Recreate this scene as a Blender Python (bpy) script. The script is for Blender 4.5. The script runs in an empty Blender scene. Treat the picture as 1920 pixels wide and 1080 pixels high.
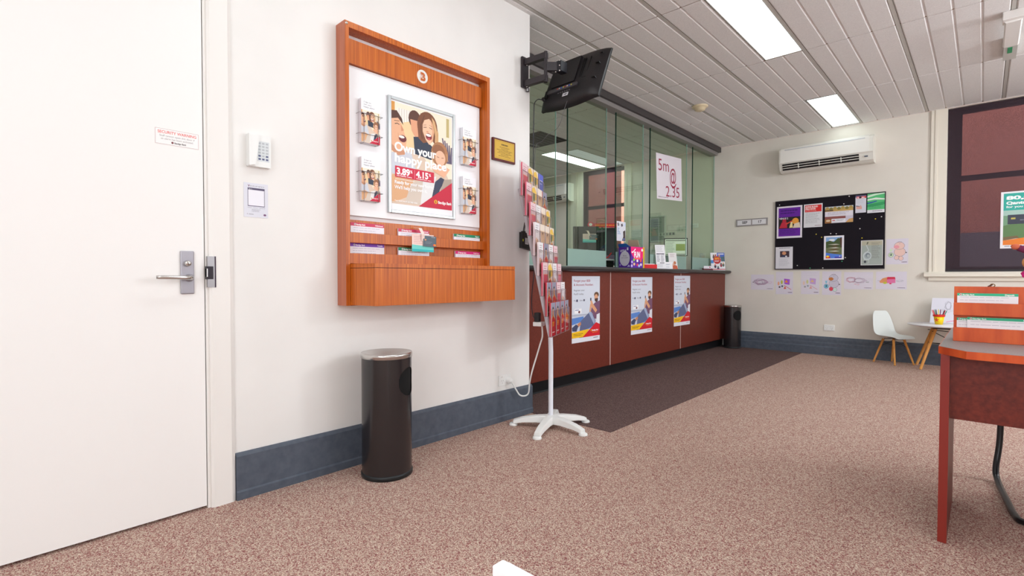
import bpy, math, random
from mathutils import Matrix, Vector
R = random.Random(7)
S = bpy.context.scene
C = S.collection
PI = math.pi

# ------------------------------------------------------------------ camera, world, exposure
CAM = (2.432, 0.0, 1.0)
yaw, pitch, roll, FPX = -0.7539, 0.0216, 0.001, 940.7
def cam_matrix():
    f = Vector((math.sin(yaw), math.cos(yaw), 0)); r = Vector((math.cos(yaw), -math.sin(yaw), 0)); u = Vector((0, 0, 1))
    f2 = f * math.cos(pitch) - u * math.sin(pitch); u2 = u * math.cos(pitch) + f * math.sin(pitch)
    r3 = r * math.cos(roll) + u2 * math.sin(roll); u3 = u2 * math.cos(roll) - r * math.sin(roll)
    m = Matrix((r3, u3, -f2)).transposed().to_4x4(); m.translation = Vector(CAM)
    return m
cd = bpy.data.cameras.new('camera'); cam = bpy.data.objects.new('camera', cd); C.objects.link(cam)
cam.matrix_world = cam_matrix(); cd.sensor_width = 36; cd.lens = FPX / 1920 * 36; cd.clip_start = 0.05
S.camera = cam
S.view_settings.view_transform = 'Standard'; S.view_settings.look = 'None'
S.view_settings.gamma = 1; S.view_settings.use_curve_mapping = False
S.view_settings.exposure = 0.14
S.cycles.transparent_max_bounces = 32
S.cycles.max_bounces = 10
S.cycles.diffuse_bounces = 6
w = bpy.data.worlds.new('world'); S.world = w; w.use_nodes = True
w.node_tree.nodes['Background'].inputs[0].default_value = (0.75, 0.85, 1.0, 1)
w.node_tree.nodes['Background'].inputs[1].default_value = 7.0
LAMP_E = 9.0        # strength of the ceiling light diffusers
SIDE_FILL_W = 100.0        # output of the lamps added on the unseen right side, watts
def area(name, loc, rot, sx, sy, watts, col):
    l = bpy.data.lights.new(name, 'AREA'); l.shape = 'RECTANGLE'; l.size = sx; l.size_y = sy; l.energy = watts; l.color = col
    o = bpy.data.objects.new(name, l); C.objects.link(o); o.location = loc; o.rotation_euler = rot; return o
area('fill_lamp_side', (5.1, 3.9, 1.85), (0, PI / 2, 0), 1.5, 3.4, SIDE_FILL_W * 0.35, (0.93, 0.97, 1.0))  # fill lamp added at the right wall, out of view
area('added_lamp_high', (5.12, 5.1, 2.5), (0, PI / 2, 0), 0.2, 0.5, SIDE_FILL_W * 0.4, (0.97, 0.99, 1.0))  # lamp added near the ceiling to throw the emergency light's shadow leftward
area('fill_lamp_rear', (3.4, -2.45, 1.75), (PI / 2, 0, 0), 2.6, 1.6, 42, (0.96, 0.98, 1.0))  # fill lamp added behind the camera to brighten the near walls

# ------------------------------------------------------------------ materials
def lin(c):
    return tuple(((x / 255) / 12.92 if x / 255 <= 0.04045 else ((x / 255 + 0.055) / 1.055) ** 2.4) for x in c)
_m = {}
def M(c, rough=0.55, metal=0.0, spec=0.4):
    k = ('p', tuple(c), rough, metal, spec)
    if k in _m: return _m[k]
    m = bpy.data.materials.new('paint_%d_%d_%d' % tuple(c[:3])); m.use_nodes = True
    b = m.node_tree.nodes['Principled BSDF']
    b.inputs['Base Color'].default_value = lin(c) + (1,)
    b.inputs['Roughness'].default_value = rough; b.inputs['Metallic'].default_value = metal
    b.inputs['Specular IOR Level'].default_value = spec
    _m[k] = m; return m
def noisy(name, stops, scale=(1, 1, 1), detail=3, nscale=10, rough=0.6, bump=0.0, bscale=None, spec=0.35, kind='noise', metal=0, coat=0):
    m = bpy.data.materials.new(name); m.use_nodes = True; nt = m.node_tree; N = nt.nodes; L = nt.links
    b = N['Principled BSDF']; tc = N.new('ShaderNodeTexCoord'); mp = N.new('ShaderNodeMapping')
    mp.inputs['Scale'].default_value = scale
    geo = N.new('ShaderNodeNewGeometry'); L.new(geo.outputs['Position'], mp.inputs['Vector'])
    if kind == 'voronoi':
        t = N.new('ShaderNodeTexVoronoi'); t.inputs['Scale'].default_value = nscale; src = N.new('ShaderNodeSeparateColor')
        L.new(t.outputs['Color'], src.inputs[0]); out = src.outputs[0]
    else:
        t = N.new('ShaderNodeTexNoise'); t.inputs['Scale'].default_value = nscale; t.inputs['Detail'].default_value = detail; out = t.outputs['Fac']
    L.new(mp.outputs['Vector'], t.inputs['Vector'])
    cr = N.new('ShaderNodeValToRGB'); e = cr.color_ramp.elements
    e[0].position, e[0].color = stops[0][0], lin(stops[0][1]) + (1,)
    e[1].position, e[1].color = stops[-1][0], lin(stops[-1][1]) + (1,)
    for p, c in stops[1:-1]:
        x = e.new(p); x.color = lin(c) + (1,)
    L.new(out, cr.inputs[0]); L.new(cr.outputs[0], b.inputs['Base Color'])
    b.inputs['Roughness'].default_value = rough; b.inputs['Specular IOR Level'].default_value = spec; b.inputs['Metallic'].default_value = metal
    if coat: b.inputs['Coat Weight'].default_value = coat; b.inputs['Coat Roughness'].default_value = 0.2
    if bump:
        bp = N.new('ShaderNodeBump'); bp.inputs['Strength'].default_value = bump; bp.inputs['Distance'].default_value = 0.01
        L.new(out, bp.inputs['Height']); L.new(bp.outputs[0], b.inputs['Normal'])
    return m
def emit(name, c, s):
    m = bpy.data.materials.new(name); m.use_nodes = True; nt = m.node_tree; b = nt.nodes['Principled BSDF']
    b.inputs['Base Color'].default_value = (0.9, 0.9, 0.9, 1); b.inputs['Emission Color'].default_value = lin(c) + (1,); b.inputs['Emission Strength'].default_value = s
    return m
def clear(name, tint, gloss_ior=1.5, rough=0.0, haze=None, haze_f=0.0):
    m = bpy.data.materials.new(name); m.use_nodes = True; nt = m.node_tree; N = nt.nodes; L = nt.links
    N.remove(N['Principled BSDF']); out = N['Material Output']
    t = N.new('ShaderNodeBsdfTransparent'); t.inputs[0].default_value = tint + (1,)
    g = N.new('ShaderNodeBsdfGlossy'); g.inputs['Roughness'].default_value = rough; g.inputs[0].default_value = (0.9, 0.97, 0.92, 1)
    f = N.new('ShaderNodeFresnel'); f.inputs[0].default_value = gloss_ior
    ge = N.new('ShaderNodeNewGeometry'); iv = N.new('ShaderNodeMath'); iv.operation = 'SUBTRACT'; iv.inputs[0].default_value = 1.0; L.new(ge.outputs['Backfacing'], iv.inputs[1])
    mu = N.new('ShaderNodeMath'); mu.operation = 'MULTIPLY'; L.new(f.outputs[0], mu.inputs[0]); L.new(iv.outputs[0], mu.inputs[1])
    mx = N.new('ShaderNodeMixShader'); L.new(mu.outputs[0], mx.inputs[0])
    src = t.outputs[0]
    if haze:
        d = N.new('ShaderNodeBsdfDiffuse'); d.inputs[0].default_value = lin(haze) + (1,)
        m2 = N.new('ShaderNodeMixShader'); m2.inputs[0].default_value = haze_f; L.new(t.outputs[0], m2.inputs[1]); L.new(d.outputs[0], m2.inputs[2]); src = m2.outputs[0]
    L.new(src, mx.inputs[1]); L.new(g.outputs[0], mx.inputs[2]); L.new(mx.outputs[0], out.inputs[0])
    return m
WALL = noisy('cream_wall_paint', [(0.3, (234, 233, 230)), (0.7, (239, 238, 235))], nscale=3, rough=0.6, bump=0.0)
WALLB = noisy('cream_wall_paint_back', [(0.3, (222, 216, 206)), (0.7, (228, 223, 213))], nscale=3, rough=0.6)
WHITE = M((240, 239, 237), 0.45); TRIM = M((238, 236, 232), 0.4); CREAMTRIM = M((232, 226, 212), 0.45)
DOORW = M((243, 242, 240), 0.45)
CARPET = noisy('speckled_carpet', [(0.0, (118, 78, 78)), (0.22, (154, 94, 92)), (0.4, (168, 138, 126)), (0.62, (180, 157, 143)), (0.85, (210, 188, 170)), (1.0, (218, 206, 190))], scale=(1, 1, 1), nscale=300, kind='voronoi', rough=0.95, spec=0.05, bump=0.25)
DARKC = noisy('dark_carpet_strip', [(0.0, (76, 56, 58)), (0.5, (100, 80, 78)), (1.0, (128, 108, 102))], nscale=260, kind='voronoi', rough=0.95, spec=0.05, bump=0.15)
SLATE = noisy('slate_baseboard_paint', [(0.3, (76, 84, 96)), (0.7, (88, 96, 108))], nscale=30, rough=0.5)
TILE = noisy('ceiling_tile', [(0.3, (228, 227, 226)), (0.7, (242, 241, 240))], nscale=160, rough=0.9, bump=0.15, spec=0.1)
TEE = M((196, 194, 188), 0.5); GAPC = M((206, 194, 182), 0.8)
WOOD = noisy('orange_veneer', [(0.28, (158, 72, 14)), (0.5, (190, 96, 24)), (0.72, (208, 116, 36))], scale=(52, 52, 0.9), nscale=2.6, detail=8, rough=0.42, coat=0.15)
WOODX = noisy('cherry_veneer', [(0.25, (178, 64, 24)), (0.5, (206, 84, 34)), (0.75, (224, 106, 46))], scale=(9, 9, 1.5), nscale=2.4, detail=5, rough=0.4)
WOODE = noisy('pinkish_veneer_side', [(0.3, (176, 100, 72)), (0.7, (192, 116, 86))], scale=(30, 30, 1.1), nscale=1.6, rough=0.4)
MAHOG = noisy('mahogany_laminate', [(0.3, (96, 38, 27)), (0.7, (122, 52, 38))], nscale=140, rough=0.42)
DARKMAH = noisy('dark_mahogany_laminate', [(0.3, (92, 30, 20)), (0.7, (120, 44, 30))], nscale=60, rough=0.4)
GRANITE = noisy('charcoal_counter_top', [(0.3, (34, 33, 34)), (0.6, (58, 56, 56)), (0.8, (84, 80, 78))], nscale=220, rough=0.3)
KICK = M((20, 21, 24), 0.4)
BLACKM = noisy('black_powder_coat', [(0.3, (22, 20, 22)), (0.7, (40, 36, 38))], nscale=300, rough=0.22, spec=0.7)
BLACKP = noisy('black_tv_plastic', [(0.3, (26, 24, 26)), (0.7, (36, 33, 35))], nscale=120, rough=0.45)
CHROME = M((205, 203, 200), 0.22, 1.0); STEEL = M((160, 158, 160), 0.35, 1.0); SATIN = M((168, 166, 174), 0.42, 0.7)
ALU = M((190, 196, 198), 0.35, 0.8)
BEECH = noisy('beech_leg', [(0.3, (196, 132, 62)), (0.7, (222, 160, 86))], scale=(20, 20, 2), nscale=3, rough=0.45)
PLASW = M((236, 238, 236), 0.35); OFFW = M((232, 226, 210), 0.45)
GREYTOP = noisy('grey_desk_laminate', [(0.3, (128, 124, 124)), (0.7, (152, 148, 146))], nscale=200, rough=0.4)
LAMPM = emit('light_diffuser', (240, 252, 255), LAMP_E); LAMPD = emit('light_diffuser_one_tube', (236, 252, 250), 1.7)
GLASS = clear('green_tinted_glass', (0.84, 0.93, 0.83), 1.7)
GLASSB = clear('green_tinted_glass_back', (0.90, 0.95, 0.89), 1.0001)
GEDGE = M((24, 60, 50), 0.2); GEDGEL = M((150, 186, 178), 0.2)
FROST = clear('frosted_film', (0.7, 0.8, 0.76), 1.3, 0.4, (176, 206, 196), 0.62)
ACRYL = clear('clear_acrylic', (0.955, 0.93, 0.935), 1.42, 0.05)
ACRE = clear('acrylic_edge', (0.78, 0.72, 0.74), 1.7, 0.1, (226, 206, 210), 0.45)
WINGL = clear('window_glass', (0.9, 0.94, 0.93), 1.5)
FILLGL = emit('added_window_glow', (232, 240, 255), 2.2)  # glowing pane for the added windows out of view
SCR = emit('lit_monitor_screen', (150, 150, 140), 0.5); PAPER = M((238, 236, 240), 0.7); INK = (70, 68, 74)

# ------------------------------------------------------------------ mesh builder
class MB:
    def __init__(s): s.v = []; s.f = []; s.mi = []; s.mats = []; s.sm = []
    def idx(s, m):
        if m not in s.mats: s.mats.append(m)
        return s.mats.index(m)
    def add(s, vs, fs, m, smooth=False):
        b = len(s.v); s.v += [tuple(p) for p in vs]; i = s.idx(m)
        for f in fs: s.f.append(tuple(b + k for k in f)); s.mi.append(i); s.sm.append(smooth)
        return s
    def box(s, x0, x1, y0, y1, z0, z1, m, T=None):
        vs = [Vector((x, y, z)) for z in (z0, z1) for y in (y0, y1) for x in (x0, x1)]
        if T: vs = [T @ p for p in vs]
        return s.add(vs, [(0, 2, 3, 1), (4, 5, 7, 6), (0, 1, 5, 4), (2, 6, 7, 3), (0, 4, 6, 2), (1, 3, 7, 5)], m)
    def prism(s, poly, a, b, m, axis='z', T=None, smooth=False):
        n = len(poly)
        def P(q, h):
            v = {'z': (q[0], q[1], h), 'x': (h, q[0], q[1]), 'y': (q[0], h, q[1])}[axis]
            v = Vector(v); return T @ v if T else v
        vs = [P(q, a) for q in poly] + [P(q, b) for q in poly]
        s.add(vs, [tuple(range(n - 1, -1, -1)), tuple(range(n, 2 * n))], m)
        s.add(vs, [(i, (i + 1) % n, n + (i + 1) % n, n + i) for i in range(n)], m, smooth)
        return s
    def tube(s, pts, r, m, n=8, T=None, closed=False):
        pts = [Vector(p) for p in pts]; rs = r if isinstance(r, (list, tuple)) else [r] * len(pts)
        vs = []; up = None
        for i, p in enumerate(pts):
            a = pts[i - 1] if i or closed else pts[0]; b = pts[(i + 1) % len(pts)] if i < len(pts) - 1 or closed else pts[-1]
            d = (b - a).normalized()
            if up is None: up = Vector((0, 0, 1)) if abs(d.z) < 0.9 else Vector((1, 0, 0))
            u = d.cross(up)
            if u.length < 1e-5: up = Vector((1, 0, 0)) if abs(d.x) < 0.9 else Vector((0, 1, 0)); u = d.cross(up)
            u.normalize(); v = u.cross(d); up = v
            for k in range(n):
                q = p + rs[i] * (math.cos(2 * PI * k / n) * u + math.sin(2 * PI * k / n) * v)
                vs.append(T @ q if T else q)
        fs = []
        for i in range(len(pts) - (0 if closed else 1)):
            j = (i + 1) % len(pts)
            for k in range(n): fs.append((i * n + k, i * n + (k + 1) % n, j * n + (k + 1) % n, j * n + k))
        b = len(s.v); s.add(vs, fs, m, True)
        if not closed:
            i = s.idx(m)
            for f in (tuple(b + k for k in range(n)), tuple(b + len(vs) - n + k for k in range(n - 1, -1, -1))): s.f.append(f); s.mi.append(i); s.sm.append(False)
        return s
    def lathe(s, prof, m, n=32, T=None, cx=0, cy=0):
        vs = []
        for r, z in prof:
            for k in range(n):
                q = Vector((cx + r * math.cos(2 * PI * k / n), cy + r * math.sin(2 * PI * k / n), z)); vs.append(T @ q if T else q)
        fs = [(i * n + k, i * n + (k + 1) % n, (i + 1) * n + (k + 1) % n, (i + 1) * n + k) for i in range(len(prof) - 1) for k in range(n)]
        return s.add(vs, fs, m, True)
    def build(s, name, parent=None, bev=0, seg=2, sub=0, angle=None):
        me = bpy.data.meshes.new(name); me.from_pydata(s.v, [], s.f)
        for m in s.mats: me.materials.append(m)
        me.polygons.foreach_set('material_index', s.mi); me.polygons.foreach_set('use_smooth', s.sm); me.update()
        o = bpy.data.objects.new(name, me); C.objects.link(o)
        if parent: o.parent = parent
        if bev:
            b = o.modifiers.new('bevel', 'BEVEL'); b.width = bev; b.segments = seg; b.limit_method = 'ANGLE'; b.angle_limit = math.radians(40)
        if sub:
            b = o.modifiers.new('sub', 'SUBSURF'); b.levels = sub; b.render_levels = sub
        return o
def tag(o, label, cat, group=None, kind=None):
    o['label'] = label; o['category'] = cat
    if group: o['group'] = group
    if kind: o['kind'] = kind
    return o
def thing(name, label, cat, loc=(0, 0, 0), rz=0, group=None):
    o = bpy.data.objects.new(name, None); C.objects.link(o); o.location = loc; o.rotation_euler = (0, 0, rz)
    return tag(o, label, cat, group)
def place(o, loc, rot=(0, 0, 0)): o.location = loc; o.rotation_euler = rot; return o
def struct(o): o['kind'] = 'structure'; return o
def FR(o, u, v):        # frame from origin, right and up vectors; w points out of the sheet
    u = Vector(u).normalized(); v = Vector(v).normalized(); wv = u.cross(v)
    m = Matrix((u, v, wv)).transposed().to_4x4(); m.translation = Vector(o); return m

# ------------------------------------------------------------------ flat printed artwork
_t = {}
def glyphs(txt, bold):
    k = (txt, bold)
    if k in _t: return _t[k]
    cu = bpy.data.curves.new('t', 'FONT'); cu.body = txt; cu.size = 1; cu.resolution_u = 4; cu.offset = bold; cu.fill_mode = 'FRONT'
    ob = bpy.data.objects.new('t', cu); C.objects.link(ob)
    dg = bpy.context.evaluated_depsgraph_get(); ev = ob.evaluated_get(dg); me = ev.to_mesh()
    vs = [tuple(v.co) for v in me.vertices]; fs = [tuple(p.vertices) for p in me.polygons]
    ev.to_mesh_clear(); bpy.data.objects.remove(ob); bpy.data.curves.remove(cu)
    wd = max((v[0] for v in vs), default=0); _t[k] = (vs, fs, wd); return _t[k]
class Art:
    """a printed sheet W x H metres: u to the right, v from the top down, both 0..1"""
    def __init__(s, mb, T, W, H, base=None, back=0.0012, rough=0.5, bend=None):
        s.mb = mb; s.T = T; s.W = W; s.H = H; s.k = 0; s.rough = rough; s.bend = bend
        if base is not None:
            m = base if not isinstance(base, tuple) else M(base, rough)
            n = 1 if not bend else 12
            for i in range(n):
                a, b = i / n, (i + 1) / n
                q = [s.P(0, a), s.P(0, b), s.P(1, b), s.P(1, a)]
                if i == 0 or not bend: pass
                mb.add(q, [(0, 1, 2, 3)], m)
            if not bend: mb.box(0, W, 0, H, -back, -0.00005, m, T)
        s.k = 1
    def P(s, u, v):
        wv = s.k * 0.00003 + (s.bend(u, v) if s.bend else 0)
        return s.T @ Vector((u * s.W, (1 - v) * s.H, wv))
    def poly(s, pts, c):
        s.k += 1; m = M(c, s.rough) if isinstance(c, tuple) else c
        if s.area(pts) > 0: pts = pts[::-1]
        s.mb.add([s.P(*p) for p in pts], [tuple(range(len(pts)))], m); return s
    def area(s, p): return sum(p[i][0] * p[(i + 1) % len(p)][1] - p[(i + 1) % len(p)][0] * p[i][1] for i in range(len(p)))
    def rect(s, u0, v0, u1, v1, c): return s.poly([(u0, v0), (u0, v1), (u1, v1), (u1, v0)], c)
    def ell(s, u, v, ru, rv, c, n=16, a0=0, a1=2 * PI):
        full = a1 - a0 > 6.2
        return s.poly([(u + ru * math.cos(a0 + (a1 - a0) * i / (n if full else n - 1)), v + rv * math.sin(a0 + (a1 - a0) * i / (n if full else n - 1))) for i in range(n)], c)
    def line(s, pts, wd, c):
        """wd in metres"""
        s.k += 1; m = M(c, s.rough)
        for (a, b) in zip(pts, pts[1:]):
            du = (b[0] - a[0]) * s.W; dv = (b[1] - a[1]) * s.H; l = math.hypot(du, dv) or 1
            nu, nv = -dv / l * wd / 2 / s.W, du / l * wd / 2 / s.H
            q = [(a[0] + nu, a[1] + nv), (b[0] + nu, b[1] + nv), (b[0] - nu, b[1] - nv), (a[0] - nu, a[1] - nv)]
            if s.area(q) > 0: q = q[::-1]
            s.mb.add([s.P(*p) for p in q], [(0, 1, 2, 3)], m)
        return s
    def text(s, txt, u, v, h, c, al='L', bold=0.0, wide=None, sx=1.0):
        """baseline-left at u,v ; h = cap height as a fraction of H ; wide = total width fraction"""
        vs, fs, wd = glyphs(txt, bold)
        if not vs: return s
        k = h * s.H / 0.70; kx = k * sx
        if wide: kx = wide * s.W / wd
        off = {'L': 0, 'C': -wd * kx / 2, 'R': -wd * kx}[al]
        s.k += 1
        s.mb.add([s.P(u + (off + p[0] * kx) / s.W, v - p[1] * k / s.H) for p in vs], fs, M(c, s.rough)); return s
    def lines(s, u0, v0, u1, v1, n, c=INK, fill=0.35, jag=0.25, seed=1):
        rr = random.Random(seed); st = (v1 - v0) / n
        for i in range(n):
            v = v0 + i * st; e = u1 - (u1 - u0) * jag * rr.random()
            x = u0
            while x < e - 0.01 * (u1 - u0):
                x2 = min(e, x + (u1 - u0) * (0.06 + 0.14 * rr.random())); s.rect(x, v, x2, v + st * fill, c); s.k -= 1; x = x2 + (u1 - u0) * 0.02
        s.k += 1; return s
    def logo(s, u, v, h, wide, c=(255, 255, 255), disc=(250, 200, 20), name='Bendigo Bank', bold=0.03):
        r = h * 0.62; s.ell(u + r * s.H / s.W, v - h * 0.45, r * s.H / s.W, r, disc)
        s.text('B', u + r * s.H / s.W, v - h * 0.05, h * 0.8, (150, 20, 40) if disc != (255, 255, 255) else (90, 90, 90), 'C', 0.04)
        s.text(name, u + 2.5 * r * s.H / s.W, v, h * 0.85, c, 'L', bold, wide=wide); return s
    def sub(s, u0, v0, u1, v1):
        a = Art.__new__(Art); a.mb = s.mb; a.W = s.W * (u1 - u0); a.H = s.H * (v1 - v0); a.rough = s.rough; a.k = s.k + 1
        a.T = s.T @ Matrix.Translation((u0 * s.W, (1 - v1) * s.H, 0)); a.bend = None; return a
def skin_face(a, u, v, ru, rv, hair, skin=(233, 184, 152), open_mouth=True, hv=-0.35):
    a.ell(u, v + hv * rv, ru * 1.18, rv * 1.05, hair); a.ell(u, v, ru, rv, skin)
    for d in (-0.38, 0.38): a.ell(u + d * ru, v - 0.12 * rv, ru * 0.14, rv * 0.07, (70, 45, 40), 8)
    a.line([(u + 0.02 * ru, v - 0.05 * rv), (u + 0.1 * ru, v + 0.2 * rv)], rv * a.H * 0.05, (196, 140, 112))
    if open_mouth: a.ell(u, v + 0.48 * rv, ru * 0.42, rv * 0.24, (120, 30, 40), 10); a.ell(u, v + 0.38 * rv, ru * 0.32, rv * 0.09, (250, 246, 240), 8)
    else: a.ell(u, v + 0.5 * rv, ru * 0.3, rv * 0.06, (160, 70, 70), 8)
def family(a):
    a.rect(0, 0, 1, 1, (244, 232, 210)); a.rect(0, 0, 0.05, 0.17, (214, 150, 70)); a.rect(0.09, 0.05, 0.3, 0.3, (240, 236, 228))
    for i in range(5): a.rect(0.11 + i * 0.04, 0.05, 0.122 + i * 0.04, 0.28, (216, 208, 196)); a.k -= 1
    a.rect(0.9, 0.02, 0.95, 0.22, (196, 178, 120)); a.poly([(0.12, 0.2), (0.34, 0.14), (0.36, 0.5), (0.14, 0.5)], (236, 208, 160))
    a.poly([(0, 0.5), (0.25, 0.42), (0.5, 0.47), (0.62, 0.6), (0.9, 0.62), (1, 0.75), (1, 1), (0, 1)], (222, 200, 180))
    a.poly([(0, 0.5), (0.3, 0.46), (0.42, 0.72), (0.2, 0.76), (0, 0.7)], (206, 210, 220))
    a.poly([(0, 0.72), (0.16, 0.68), (0.34, 0.72), (0.3, 0.9), (0.05, 0.98), (0, 0.98)], (222, 172, 128))
    a.poly([(0.3, 0.78), (0.5, 0.72), (0.55, 0.98), (0.2, 0.98)], (214, 200, 186)); a.poly([(0.5, 0.7), (0.72, 0.66), (0.62, 0.98), (0.45, 0.98)], (232, 232, 232))
    a.poly([(0.64, 0.9), (0.7, 0.72), (0.8, 0.66), (0.88, 0.68), (0.78, 0.8), (0.74, 0.92)], (52, 58, 84)); a.poly([(0.76, 0.86), (0.86, 0.68), (1, 0.66), (1, 0.8), (0.84, 0.88)], (176, 160, 146))
    # man laughing, at left
    a.poly([(0, 0.14), (0.1, 0.13), (0.18, 0.25), (0.23, 0.36), (0.2, 0.5), (0.1, 0.52), (0, 0.48)], (232, 178, 142)); a.poly([(0, 0.09), (0.08, 0.08), (0.16, 0.15), (0.18, 0.21), (0.1, 0.15), (0, 0.17)], (84, 50, 38))
    a.ell(0.17, 0.345, 0.06, 0.036, (110, 36, 44), 12); a.ell(0.155, 0.33, 0.045, 0.014, (252, 248, 240), 8); a.line([(0.05, 0.215), (0.09, 0.205), (0.12, 0.215)], 0.004, (70, 44, 40)); a.line([(0.04, 0.185), (0.12, 0.18)], 0.003, (96, 58, 44)); a.poly([(0.14, 0.21), (0.19, 0.26), (0.15, 0.275)], (216, 146, 112)); a.poly([(0, 0.42), (0.1, 0.46), (0.2, 0.46), (0.2, 0.5), (0.1, 0.52), (0, 0.48)], (206, 146, 112)); a.line([(0.1, 0.3), (0.11, 0.36), (0.14, 0.4)], 0.002, (206, 140, 108))
    # boy and woman
    a.ell(0.36, 0.12, 0.1, 0.09, (92, 56, 44)); a.poly([(0.29, 0.13), (0.42, 0.13), (0.44, 0.3), (0.38, 0.32), (0.31, 0.24)], (226, 164, 128))
    a.poly([(0.34, 0.3), (0.48, 0.28), (0.66, 0.36), (0.64, 0.5), (0.36, 0.47)], (44, 54, 74))
    a.poly([(0.42, 0.3), (0.4, 0.14), (0.46, 0.04), (0.6, 0.02), (0.7, 0.08), (0.76, 0.2), (0.74, 0.36), (0.66, 0.3), (0.5, 0.34)], (128, 78, 50))
    a.poly([(0.68, 0.08), (0.76, 0.2), (0.76, 0.36), (0.7, 0.4), (0.72, 0.2)], (222, 184, 134))
    a.ell(0.57, 0.16, 0.17, 0.15, (122, 74, 48), 24); a.poly([(0.64, 0.05), (0.7, 0.09), (0.75, 0.22), (0.73, 0.38), (0.69, 0.42), (0.7, 0.24)], (206, 158, 108)); a.line([(0.52, 0.05), (0.46, 0.16), (0.48, 0.3)], 0.004, (92, 54, 38)); a.line([(0.66, 0.07), (0.72, 0.2), (0.71, 0.36)], 0.003, (236, 204, 160))
    a.poly([(0.52, 0.1), (0.6, 0.075), (0.66, 0.12), (0.685, 0.2), (0.66, 0.3), (0.6, 0.345), (0.54, 0.3), (0.49, 0.22), (0.49, 0.15)], (241, 196, 164)); a.poly([(0.62, 0.08), (0.66, 0.12), (0.685, 0.2), (0.66, 0.3), (0.63, 0.32), (0.65, 0.2)], (226, 170, 134))
    a.line([(0.505, 0.178), (0.555, 0.17)], 0.0035, (88, 54, 42)); a.line([(0.6, 0.165), (0.65, 0.175)], 0.0035, (88, 54, 42)); a.line([(0.5, 0.155), (0.55, 0.145)], 0.002, (130, 84, 60)); a.line([(0.6, 0.14), (0.65, 0.15)], 0.002, (130, 84, 60)); a.ell(0.57, 0.215, 0.022, 0.01, (222, 160, 128), 8); a.ell(0.592, 0.262, 0.052, 0.036, (130, 34, 46), 14); a.ell(0.588, 0.247, 0.044, 0.014, (252, 248, 244), 10); a.ell(0.595, 0.285, 0.03, 0.01, (206, 90, 96), 8)
    # child and plaid sleeve
    for i in range(5): a.poly([(0.82 + i * 0.04, 0.24 + i * 0.02), (0.84 + i * 0.04, 0.24 + i * 0.02), (0.92 + i * 0.02, 0.5), (0.89 + i * 0.02, 0.5)], (96, 84, 110))
    a.ell(0.78, 0.42, 0.15, 0.13, (176, 122, 82), 24); a.ell(0.76, 0.39, 0.11, 0.07, (150, 98, 66), 18); a.ell(0.79, 0.46, 0.09, 0.08, (240, 190, 160), 18); a.line([(0.73, 0.45), (0.77, 0.455)], 0.003, (110, 70, 52)); a.line([(0.81, 0.455), (0.85, 0.45)], 0.003, (110, 70, 52)); a.line([(0.66, 0.4), (0.63, 0.46), (0.66, 0.52)], 0.003, (226, 190, 140)); a.line([(0.9, 0.4), (0.93, 0.48)], 0.003, (220, 180, 130))
    a.poly([(0.6, 0.56), (0.8, 0.52), (0.96, 0.56), (0.86, 0.66), (0.7, 0.62)], (236, 182, 148))
    a.poly([(0.42, 1), (1, 0.7), (1, 1)], (200, 22, 58))
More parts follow.
